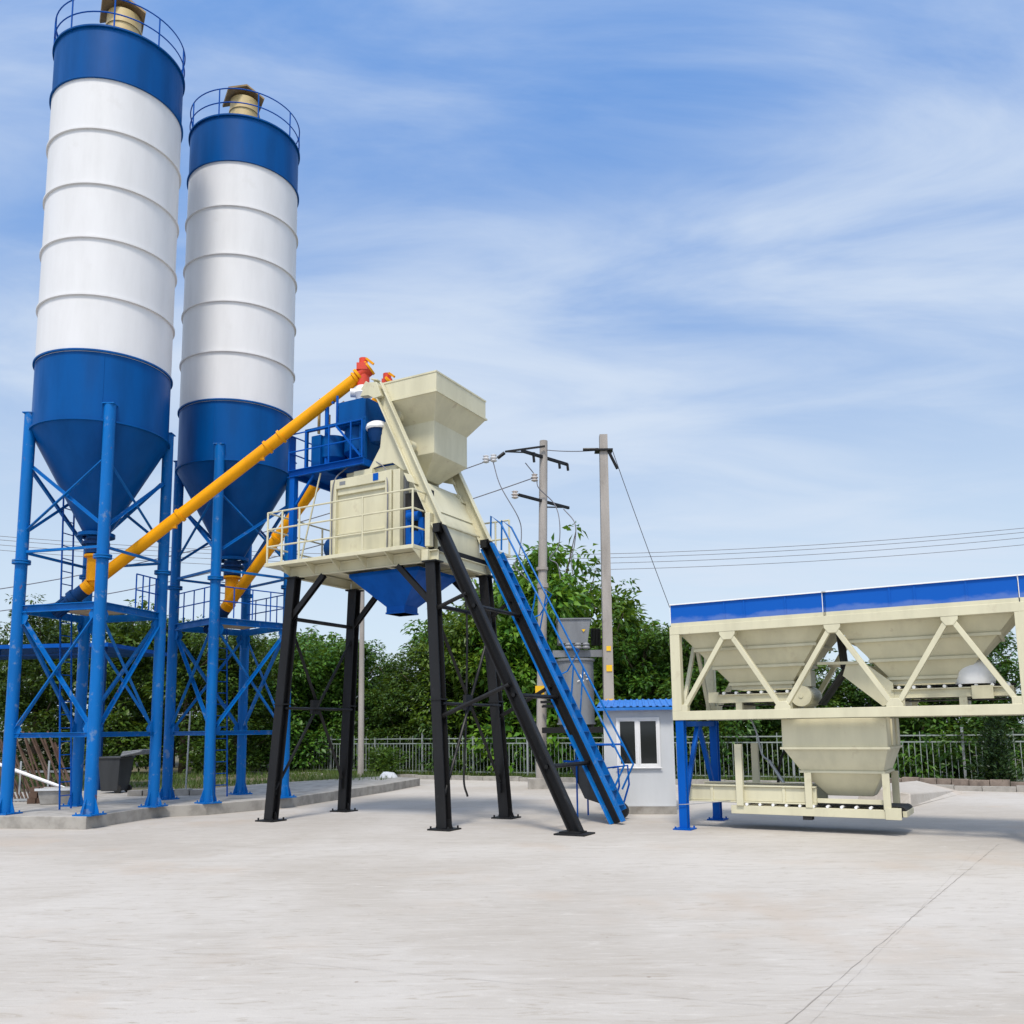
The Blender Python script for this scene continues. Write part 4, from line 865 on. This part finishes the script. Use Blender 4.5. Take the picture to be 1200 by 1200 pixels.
text('-13', Matrix.Translation((0.26, -0.59, 1.35)) @ Matrix.Rotation(R(8), 4, 'Z') @ Matrix.Rotation(R(90), 4, 'X') @ Matrix.Rotation(R(24), 4, 'Z'), 0.34, 'white_paint', TR)

# thin distant pole between the tower legs
p3, b, q3 = pole((-6.0, 36.0, 0), (-6.02, 36.0, 8.3), 0.13, 0.09, 'slim weathered concrete pole seen between the left tower legs')
b.build('shaft', 'pole_concrete', p3)

# ------------------------------------------------------------------ fence
FD = 30.7
Fc = empty('picket_fence', fl(-30.3, FD), math.atan2(e3.y, e3.x), 'long grey steel picket fence along the back of the yard', 'fence')
np_ = 19; PW = 2.55
for k in range(np_ + 1):
    b = MB(); b.bar((k * PW, 0, 0), (k * PW, 0, 1.78 if k % 2 else 1.62), 0.07, 0.07); b.box(k * PW - 0.045, k * PW + 0.045, -0.045, 0.045, 1.78 if k % 2 else 1.62, (1.78 if k % 2 else 1.62) + 0.02)
    b.build('post', 'galv' if k % 2 else 'fence_grey', Fc)
pb = MB()
for z0 in (0.22, 1.36, 1.56): pb.bar((0.035, 0, z0), (PW - 0.035, 0, z0), 0.035, 0.04)
for j in range(1, 15):
    x = j * PW / 15; pb.bar((x, 0.0, 0.14), (x, 0, 1.37 if j % 4 else 1.68), 0.022, 0.022)
pnl = pb.build('picket_panel', 'fence_grey', Fc, smooth=0)
for k in range(1, np_):
    c = pnl.copy(); col.objects.link(c); c.parent = Fc; c.location = (k * PW, 0, 0)

# verge with kerb stones and grass
b = MB(); b.add([fl(-60, 29.0, 0.05), fl(26, 29.0, 0.05), fl(26, 33.0, 0.10), fl(-60, 33.0, 0.10)], [(0, 1, 2, 3)]); tag(b.build('grass_verge', 'soil', smooth=0), kind='structure')
b = MB(); lv = [(-9.0, 27.0), (-7.9, 29.4), (-5.0, 33.0), (-4.9, 33.6), (-5.8, 35.0), (-36, 52.5), (-40, 40), (-26, 27.0), (-16, 26.4)]
b.loft([[V((x, y, -0.01)) for x, y in lv], [V((x, y, 0.16)) for x, y in lv]]); tag(b.build('rough_ground', 'soil', smooth=0), kind='structure')
b = MB(); s = -33.0; rnd = random.Random(5)
while s < 12:
    L = rnd.uniform(0.7, 1.0); j = rnd.uniform(-0.02, 0.02)
    p = [fl(s, 28.85 + j, -0.01), fl(s + L - 0.015, 28.85 + j, -0.01), fl(s + L - 0.015, 29.12 + j, -0.01), fl(s, 29.12 + j, -0.01)]; h = rnd.uniform(0.13, 0.19)
    b.loft([p, [V((q.x, q.y, h)) for q in p]]); s += L
tag(b.build('kerb', 'plinth_concrete', smooth=0), kind='structure')
b = MB(); s = -6.5
while s < 12:                                  # low wall of rough stones at the right
    L = rnd.uniform(0.35, 0.6)
    p = [fl(s, 29.25 + rnd.uniform(-.03, .03)), fl(s + L - 0.02, 29.25 + rnd.uniform(-.03, .03)), fl(s + L - 0.02, 29.6), fl(s, 29.6)]; h = rnd.uniform(0.24, 0.34)
    b.loft([p, [V((q.x, q.y, h)) for q in p]]); s += L
tag(b.build('stone_edging', 'stone', smooth=0), 'low edging of rough brown stones in front of the fence at the right', 'stone edging')
def grass(name, spots, hmin, hmax, mat='grass'):
    vs, fs = [], []
    for (x, y, z) in spots:
        a = random.uniform(0, 2 * PI); h = random.uniform(hmin, hmax); w = 0.012 + 0.01 * random.random(); lx, ly = random.uniform(-0.5, 0.5) * h, random.uniform(-0.5, 0.5) * h
        c, s_ = math.cos(a) * w, math.sin(a) * w; k = len(vs)
        vs += [(x - c, y - s_, z), (x + c, y + s_, z), (x + lx, y + ly, z + h)]; fs.append((k, k + 1, k + 2))
    me = bpy.data.meshes.new(name); me.from_pydata(vs, [], fs); me.materials.append(MT[mat]); o = bpy.data.objects.new(name, me); col.objects.link(o); return o
sp = []
for _ in range(26000):
    s = random.uniform(-32, 10); d = random.uniform(29.3, 32.6)
    if noise.noise(V((s * 0.5, d * 0.8, 0))) > -0.25: p = fl(s, d, 0.05); sp.append((p.x, p.y, 0.05))
for _ in range(15000):
    x = random.uniform(-26, -4.2); y = random.uniform(27.2, 38)
    if y > 29.6 + max(0, (x + 9.5)) * 0.2 or x < -9.4:
        if noise.noise(V((x * 0.4, y * 0.4, 5))) > -0.15: sp.append((x, y, 0.15))
tag(grass('grass', sp, 0.08, 0.30), 'rough green grass along the foot of the fence and behind the silos', 'grass', kind='stuff')

# ------------------------------------------------------------------ trees
def leaf_cloud(clumps, per, size, seed, hang=0.35):
    rn = random.Random(seed); vs, fs = [], []
    for (cx, cy, cz, cr) in clumps:
        n = int(per * (cr / 0.7) ** 2)
        for _ in range(n):
            while True:
                d = V((rn.gauss(0, 1), rn.gauss(0, 1), rn.gauss(0, 1)))
                if d.length > 0.01: break
            d.normalize(); rr = cr * (0.55 + 0.5 * rn.random() ** 0.6)
            p = V((cx, cy, cz)) + V((d.x, d.y, d.z * 0.75)) * rr
            L = size * rn.uniform(0.6, 1.35); w = L * rn.uniform(0.38, 0.55)
            t = V((d.x + rn.gauss(0, .5), d.y + rn.gauss(0, .5), d.z * 0.4 - hang + rn.gauss(0, .35))).normalized()
            nn = (V((0, 0, 0.75)) + d * 0.6 + V((rn.gauss(0, .35), rn.gauss(0, .35), rn.gauss(0, .35))))
            sd = t.cross(nn)
            if sd.length < 0.05: continue
            sd.normalize(); up = sd.cross(t)
            k = len(vs); m = p + t * L * 0.45
            vs += [p, m + sd * w * 0.5 + up * L * 0.10, p + t * L - up * L * 0.08, m - sd * w * 0.5 + up * L * 0.10, m]
            fs += [(k, k + 1, k + 4), (k + 1, k + 2, k + 4), (k + 2, k + 3, k + 4), (k + 3, k, k + 4)]
    return vs, fs
def crown_mesh(name, mat, seed, H=7.0, Rr=2.4, base=0.9, nc=58, per=150, size=0.26):
    rn = random.Random(seed); cl = []
    lobes = [(rn.uniform(-0.5, 0.5) * Rr, rn.uniform(-0.5, 0.5) * Rr, rn.uniform(0.45, 0.86) * H, rn.uniform(0.4, 0.62) * Rr) for _ in range(6)]
    lobes += [(0, 0, 0.55 * H, 0.8 * Rr), (rn.uniform(-.3, .3), rn.uniform(-.3, .3), 0.85 * H, 0.40 * Rr)]
    for i in range(nc):
        lx, ly, lz, lr = rn.choice(lobes); d = V((rn.gauss(0, 1), rn.gauss(0, 1), rn.gauss(0, 1))).normalized() * lr * rn.uniform(0.65, 1.0)
        cl.append((lx + d.x, ly + d.y, max(base, min(H - 0.25, lz + d.z * 1.25)), rn.uniform(0.28, 0.70)))
    for i in range(14):
        a = rn.uniform(0, 2 * PI); cl.append((math.cos(a) * Rr * rn.uniform(.3, .9), math.sin(a) * Rr * rn.uniform(.3, .9), rn.uniform(base * 0.5, H * 0.4), rn.uniform(0.5, 0.9)))
    for i in range(16):                       # sprays that break the outline
        a = rn.uniform(0, 2 * PI); cl.append((math.cos(a) * Rr * rn.uniform(.2, 1.0), math.sin(a) * Rr * rn.uniform(.2, 1.0), rn.uniform(0.70, 1.05) * H, rn.uniform(0.16, 0.32)))
    vs, fs = leaf_cloud(cl, per, size, seed + 99)
    me = bpy.data.meshes.new(name); me.from_pydata([tuple(v) for v in vs], [], fs); me.materials.append(MT[mat]); me.shade_smooth()
    return me, cl
def trunk_mesh(name, cl, seed, H):
    rn = random.Random(seed); b = MB()
    pts = [V((0, 0, -0.05))]; 
    for i in range(1, 7): pts.append(V((rn.uniform(-.12, .12) * i * 0.5, rn.uniform(-.12, .12) * i * 0.5, H * 0.8 * i / 6)))
    b.tube(pts, [0.16 - 0.022 * i for i in range(7)], 9)
    for c in rn.sample(cl, min(16, len(cl))):
        q = V(c[:3]); k = max(1, min(5, int(q.z / (H * 0.8) * 6) - 1)); p = pts[k]; m = p.lerp(q, 0.5) + V((0, 0, -0.1)); b.tube([p, m, q], [0.05, 0.035, 0.012], 6)
    me = bpy.data.meshes.new(name); me.from_pydata(b.v, [], b.f); me.materials.append(MT['bark']); me.shade_smooth(); return me
KIND = []
for i, (mt_, sz, per, nc) in enumerate((('leaf_bright', 0.34, 105, 66), ('leaf_bright', 0.26, 165, 70), ('leaf_mid', 0.25, 175, 70), ('leaf_mid', 0.21, 230, 72), ('leaf_dark', 0.19, 260, 74))):
    cm, cl_ = crown_mesh('crown', mt_, 11 + i * 7, nc=nc, per=per, size=sz); KIND.append((cm, trunk_mesh('trunk', cl_, i, 7.0)))
def tree(x, y, h, kind, label, group, wid=1.0):
    r = empty('deciduous_tree', (x, y, 0), random.uniform(0, 6.28), label, 'tree', group); s = h / 7.0; w = (0.55 * s + 0.45) * wid
    for nm, me in (('crown', KIND[kind][0]), ('trunk', KIND[kind][1])):
        o = bpy.data.objects.new(nm, me); col.objects.link(o); o.parent = r; o.scale = (w, w, s)
    return r
where = ['behind the shed at the far left edge', 'behind the shed, left of the nearer silo legs', 'behind the nearer silo legs', 'right behind the right leg of the nearer silo', 'between the two silos at the fence', 'behind the farther silo legs',
 'just left of the front left tower leg', 'between the left tower legs, darker', 'just right of the slim distant pole', 'under the blue discharge hopper, low crown', 'left of the front right tower leg', 'behind the front right tower leg', 'behind the skip rail brace, bright crown',
 'tallest, behind the round pole and blue stair', 'behind the transformer and square pole', 'above the booth roof, left half', 'between booth roof and batcher frame', 'behind the left batcher hopper', 'in the gap between the two batcher hoppers', 'behind the middle of the batcher frame', 'behind the right batcher hopper', 'at the right edge behind the batcher post']
row1 = [(-35.3, 59.7, 8.8, 4), (-28.5, 55.4, 9.0, 3), (-22.85, 52.15, 8.9, 2), (-18.6, 49.5, 7.5, 3), (-14.9, 47.3, 7.1, 2), (-11.6, 45.3, 6.7, 3), (-9.5, 44.1, 6.9, 2), (-7.34, 42.8, 6.2, 3), (-5.2, 41.5, 5.2, 4), (-3.3, 40.4, 5.9, 3), (-1.55, 39.3, 7.6, 1), (0.18, 38.3, 8.4, 0), (1.0, 37.9, 8.0, 1), (1.95, 37.4, 9.9, 0), (3.9, 36.3, 7.6, 0), (5.2, 35.4, 5.9, 2), (6.8, 34.4, 5.8, 3), (8.4, 33.4, 5.1, 2), (10.2, 32.35, 4.6, 3), (12.1, 31.4, 4.1, 4), (13.8, 30.2, 4.4, 3), (15.6, 29.3, 5.0, 4)]
for (x, y, h, k), w in zip(row1, where): tree(x, y, h * 0.97, k, 'leafy green tree ' + w, 'trees along the back fence')
row2 = [(-22.6, 56.5, 8.7, 3), (-14.8, 51.9, 7.1, 4), (-11.6, 48.8, 7.2, 3), (-9.2, 48.5, 6.5, 4), (-6.7, 45.9, 5.3, 4), (-2.65, 44.7, 7.9, 2), (-0.5, 42.2, 8.8, 2), (1.2, 41.2, 9.6, 2), (3.1, 41.2, 9.0, 2), (4.9, 40.1, 6.6, 3), (6.5, 38.0, 5.8, 4), (8.65, 37.9, 5.4, 3), (10.7, 36.7, 4.8, 4), (14.9, 34.2, 4.4, 4), (16.4, 33.3, 5.1, 3)]
for x, y, h, k in row2: tree(x, y, h * 0.97, k, 'tree in the second row, mostly hidden behind the trees at the fence', 'second row of trees', 1.15)
left = [(-25.5, 38.5, 6.6, 3, 'at the left edge above the shed roof'), (-21.0, 39.5, 7.4, 4, 'above the shed roof, left of the central pipe leg'), (-17.6, 40.5, 7.7, 2, 'above the shed roof between the nearer silo legs'), (-14.6, 40.0, 6.8, 3, 'right of the shed roof end'), (-12.2, 40.0, 6.3, 4, 'behind the farther silo, in front of the fence end'), (-10.0, 42.0, 6.3, 2, 'near the fence end, right of the farther silo')]
for x, y, h, k, w in left: tree(x, y, h, k, 'dense dark tree ' + w, 'trees behind the shed', 1.1)
# low shrubs that fill the foot of the wood
sm = []
for i, mt_ in enumerate(('leaf_dark', 'leaf_mid')):
    rn = random.Random(40 + i); cl_ = [(rn.uniform(-0.9, 0.9), rn.uniform(-0.6, 0.6), rn.uniform(0.25, 1.6), rn.uniform(0.35, 0.6)) for _ in range(13)]
    vs, fs = leaf_cloud(cl_, 210, 0.15, 60 + i); me = bpy.data.meshes.new('foliage'); me.from_pydata([tuple(v) for v in vs], [], fs); me.materials.append(MT[mt_]); sm.append(me)
for k in range(34):
    s = -31 + k * 1.2 + random.uniform(-.2, .2); p = fl(s, random.uniform(31.6, 32.4), 0.05)
    o = bpy.data.objects.new('shrub', sm[k % 2]); col.objects.link(o); o.location = p; o.rotation_euler = (0, 0, random.uniform(0, 6)); sc = random.uniform(0.85, 1.3); o.scale = (sc, sc, sc * random.uniform(0.9, 1.25))
    tag(o, 'low dark leafy shrub close behind the picket fence', 'shrub', 'shrubs behind the fence')
rn = random.Random(77); cl_ = [(rn.uniform(-0.28, 0.28), rn.uniform(-0.28, 0.28), rn.uniform(0.12, 0.72), rn.uniform(0.18, 0.3)) for _ in range(22)]
vs, fs = leaf_cloud(cl_, 700, 0.11, 5, -0.3); me = bpy.data.meshes.new('rounded_bush'); me.from_pydata([tuple(v) for v in vs], [], fs); me.materials.append(MT['leaf_mid'])
o = bpy.data.objects.new('rounded_bush', me); col.objects.link(o); o.location = (-5.05, 36.6, 0.05); o.scale = (1.45, 1.45, 1.4); tag(o, 'small round green bush in front of the fence between the tower legs', 'bush')
cl_ = [(rn.gauss(0, 0.11) * (1.5 - z / 2.2), rn.gauss(0, 0.11) * (1.5 - z / 2.2), z, 0.32 - 0.07 * z) for z in [0.15 + 0.05 * i for i in range(43)]]
vs, fs = leaf_cloud(cl_, 520, 0.12, 8, -0.7); me = bpy.data.meshes.new('columnar_conifer'); me.from_pydata([tuple(v) for v in vs], [], fs); me.materials.append(MT['conifer'])
o = bpy.data.objects.new('columnar_conifer', me); col.objects.link(o); o.location = (14.15, 26.35, 0.05); o.scale = (1.15, 1.15, 1.0); tag(o, 'dark slender conifer in front of the fence under the right end of the batcher', 'conifer')

# ------------------------------------------------------------------ clutter behind the silos
S = empty('open_shed', (-15.3, 27.5, 0.255), -0.10, 'open sided shed with a thin flat blue roof behind the nearer silo', 'shed')
b = MB(); b.box(-7, 3.1, -0.2, 3.6, 4.30, 4.42); b.build('roof', 'bright_blue', S)
for x in (-4.0, -0.6, 2.9):
    b = MB(); b.bar((x, 0, 0), (x, 0, 4.30), 0.10); b.build('post', 'dark_blue', S)
b = MB()
for k in range(4): b.bar((-6.5 + k * 2.4, 0.0, 4.1), (-5.3 + k * 2.4, 0, 4.3), 0.04)
b.bar((-7, 0, 4.1), (2.9, 0, 4.1), 0.05); b.build('roof_truss', 'dark_blue', S)
Rk = empty('bar_rack', (-11.9, 22.9, 0.255), 0.25, 'leaning rack of rusty steel bars behind the left leg of the nearer silo', 'bar rack')
b = MB()
for k in range(22): b.tube([(-0.9 + k * 0.085, 0.0, 0.05), (-1.75 + k * 0.085 + 0.1 * (k % 3), 0.5, 1.45 + 0.1 * (k % 4))], 0.026, 6)
b.build('steel_bar', 'rust_steel', Rk)
b = MB(); b.bar((-1.3, 0.3, 0.75), (0.9, 0.3, 0.7), 0.05); b.bar((-1.2, -0.1, 0.05), (0.9, 0.0, 0.05), 0.05); b.bar((-0.5, 0.05, 0.03), (-0.5, 0.05, 1.0), 0.04); b.bar((0.15, 0.05, 0.03), (0.15, 0.05, 1.0), 0.04); b.build('rack_frame', 'galv', Rk)
b = MB(); b.tube([(-12.9, 22.6, 1.22), (-10.9, 22.55, 0.50)], 0.042, 10); tag(b.build('drain_pipe', 'white_paint'), 'white plastic pipe lying slanted across the rack of rusty bars', 'pipe')
b = MB()
for i in range(9):
    a = (i % 3) * 0.22; z = (i // 3) * 0.13; b.box(-11.75 + a, -11.55 + a, 22.0 + 0.02 * i, 22.25 + 0.02 * i, 0.256 + z, 0.256 + z + 0.125)
tag(b.build('brick_pile', 'rust_steel'), 'small pile of red brown bricks beside the grey tub', 'bricks')
Tb = empty('plastic_tub', (-10.95, 21.9, 0.255), 0.1, 'grey white plastic tub on the apron beside the bar rack', 'tub')
b = MB(); b.frust([(-0.33, 0.33, -0.2, 0.2, 0.0), (-0.40, 0.40, -0.25, 0.25, 0.38), (-0.37, 0.37, -0.22, 0.22, 0.38), (-0.30, 0.30, -0.17, 0.17, 0.04)]); b.build('tub_body', 'tile_grey', Tb, bevel=0.02)
b = MB(); b.box(-0.44, 0.44, -0.29, -0.245, 0.33, 0.385); b.box(-0.44, 0.44, 0.245, 0.29, 0.33, 0.385); b.build('tub_rim', 'panel_white', Tb)
Bn = empty('wheelie_bin', (-11.3, 25.8, 0.255), -0.15, 'dark grey wheelie bin with its lid tipped back, between the nearer silo legs', 'bin')
b = MB(); b.frust([(-0.26, 0.26, -0.28, 0.28, 0.06), (-0.34, 0.34, -0.36, 0.36, 1.0)]); b.box(-0.37, 0.37, -0.39, 0.39, 0.96, 1.02); b.build('bin_body', 'dark_plastic', Bn, bevel=0.02)
b = MB(); b.bar((0.34, -0.3, 1.04), (0.95, -0.3, 1.16), 0.1, 0.06); b.prism([(0.30, 1.03), (0.95, 1.08), (0.98, 1.22), (0.36, 1.16)], (0, -0.3, 0), (1, 0, 0), (0, 0, 1), (0, 1, 0), 0.6); b.build('lid', 'grey_metal', Bn, bevel=0.02)
for sy in (-0.25, 0.25):
    b = MB(); b.tube([(0.25, sy - 0.03, 0.11), (0.25, sy + 0.03, 0.11)], 0.11, 16); b.build('wheel', 'rubber', Bn)
b = MB(); b.tube([(-8.85, 24.6, 0.25), (-8.8, 24.6, 2.5)], 0.022, 6); b.bar((-9.15, 24.6, 2.42), (-8.8, 24.6, 2.40), 0.03); tag(b.build('stake', 'galv'), 'thin bare metal stake standing right of the wheelie bin', 'stake')
b = MB()
for i in range(5): b.box(-10.3 + i * 0.42, -9.92 + i * 0.42, 24.3, 24.6, 0.256, 0.40 + 0.02 * (i % 2))
tag(b.build('concrete_blocks', 'plinth_concrete'), 'row of pale concrete kerb blocks on the apron under the nearer silo', 'concrete blocks')
b = MB(); b.lathe([(0.42, 0.0), (0.36, 0.12), (0.2, 0.24), (0.02, 0.27)], 14); b.v = [(x * 1.2 + 0.1 * noise.noise(V((x * 3, y * 3, z))), y, z * (1 + 0.4 * noise.noise(V((x * 4, y * 4, 1))))) for x, y, z in b.v]
o = b.build('white_sack', 'silo_white', smooth=60); o.location = (-4.4, 32.4, 0.25); o.scale = (0.7, 0.7, 0.75); tag(o, 'crumpled white sack lying by the kerb below the round bush', 'sack')
# wheelbarrow-like cart behind the skip rails
Wb = empty('hand_cart', (1.75, 19.55, 0), -0.5, 'blue framed hand cart with a dark tray standing behind the skip rails', 'cart')
b = MB(); b.prism([(-0.45, 1.15), (0.05, 1.1), (0.45, 0.62), (0.40, 0.28), (-0.1, 0.42)], (0, -0.25, 0), (1, 0, 0), (0, 0, 1), (0, 1, 0), 0.5); b.build('tray', 'dark_plastic', Wb, bevel=0.02)
b = MB()
for y in (-0.28, 0.28):
    b.tube([(-0.55, y, 1.2), (0.0, y, 1.18), (0.28, y, 0.85), (0.42, y, 0.6), (0.48, y, 0.1)], 0.022, 8); b.tube([(-0.25, y, 1.35), (-0.25, y, 0.02)], 0.02, 8); b.tube([(-0.4, y, 1.55), (0.55, y, 1.55), (0.62, y, 1.5)], 0.02, 8); b.tube([(0.35, y, 1.05), (0.7, y, 1.1), (0.72, y, 0.7), (0.5, y, 0.05)], 0.022, 8)
b.build('cart_frame', 'bright_blue', Wb)
b = MB(); b.tube([(0.62, -0.06, 0.17), (0.62, 0.06, 0.17)], 0.17, 20); b.build('wheel', 'rubber', Wb)
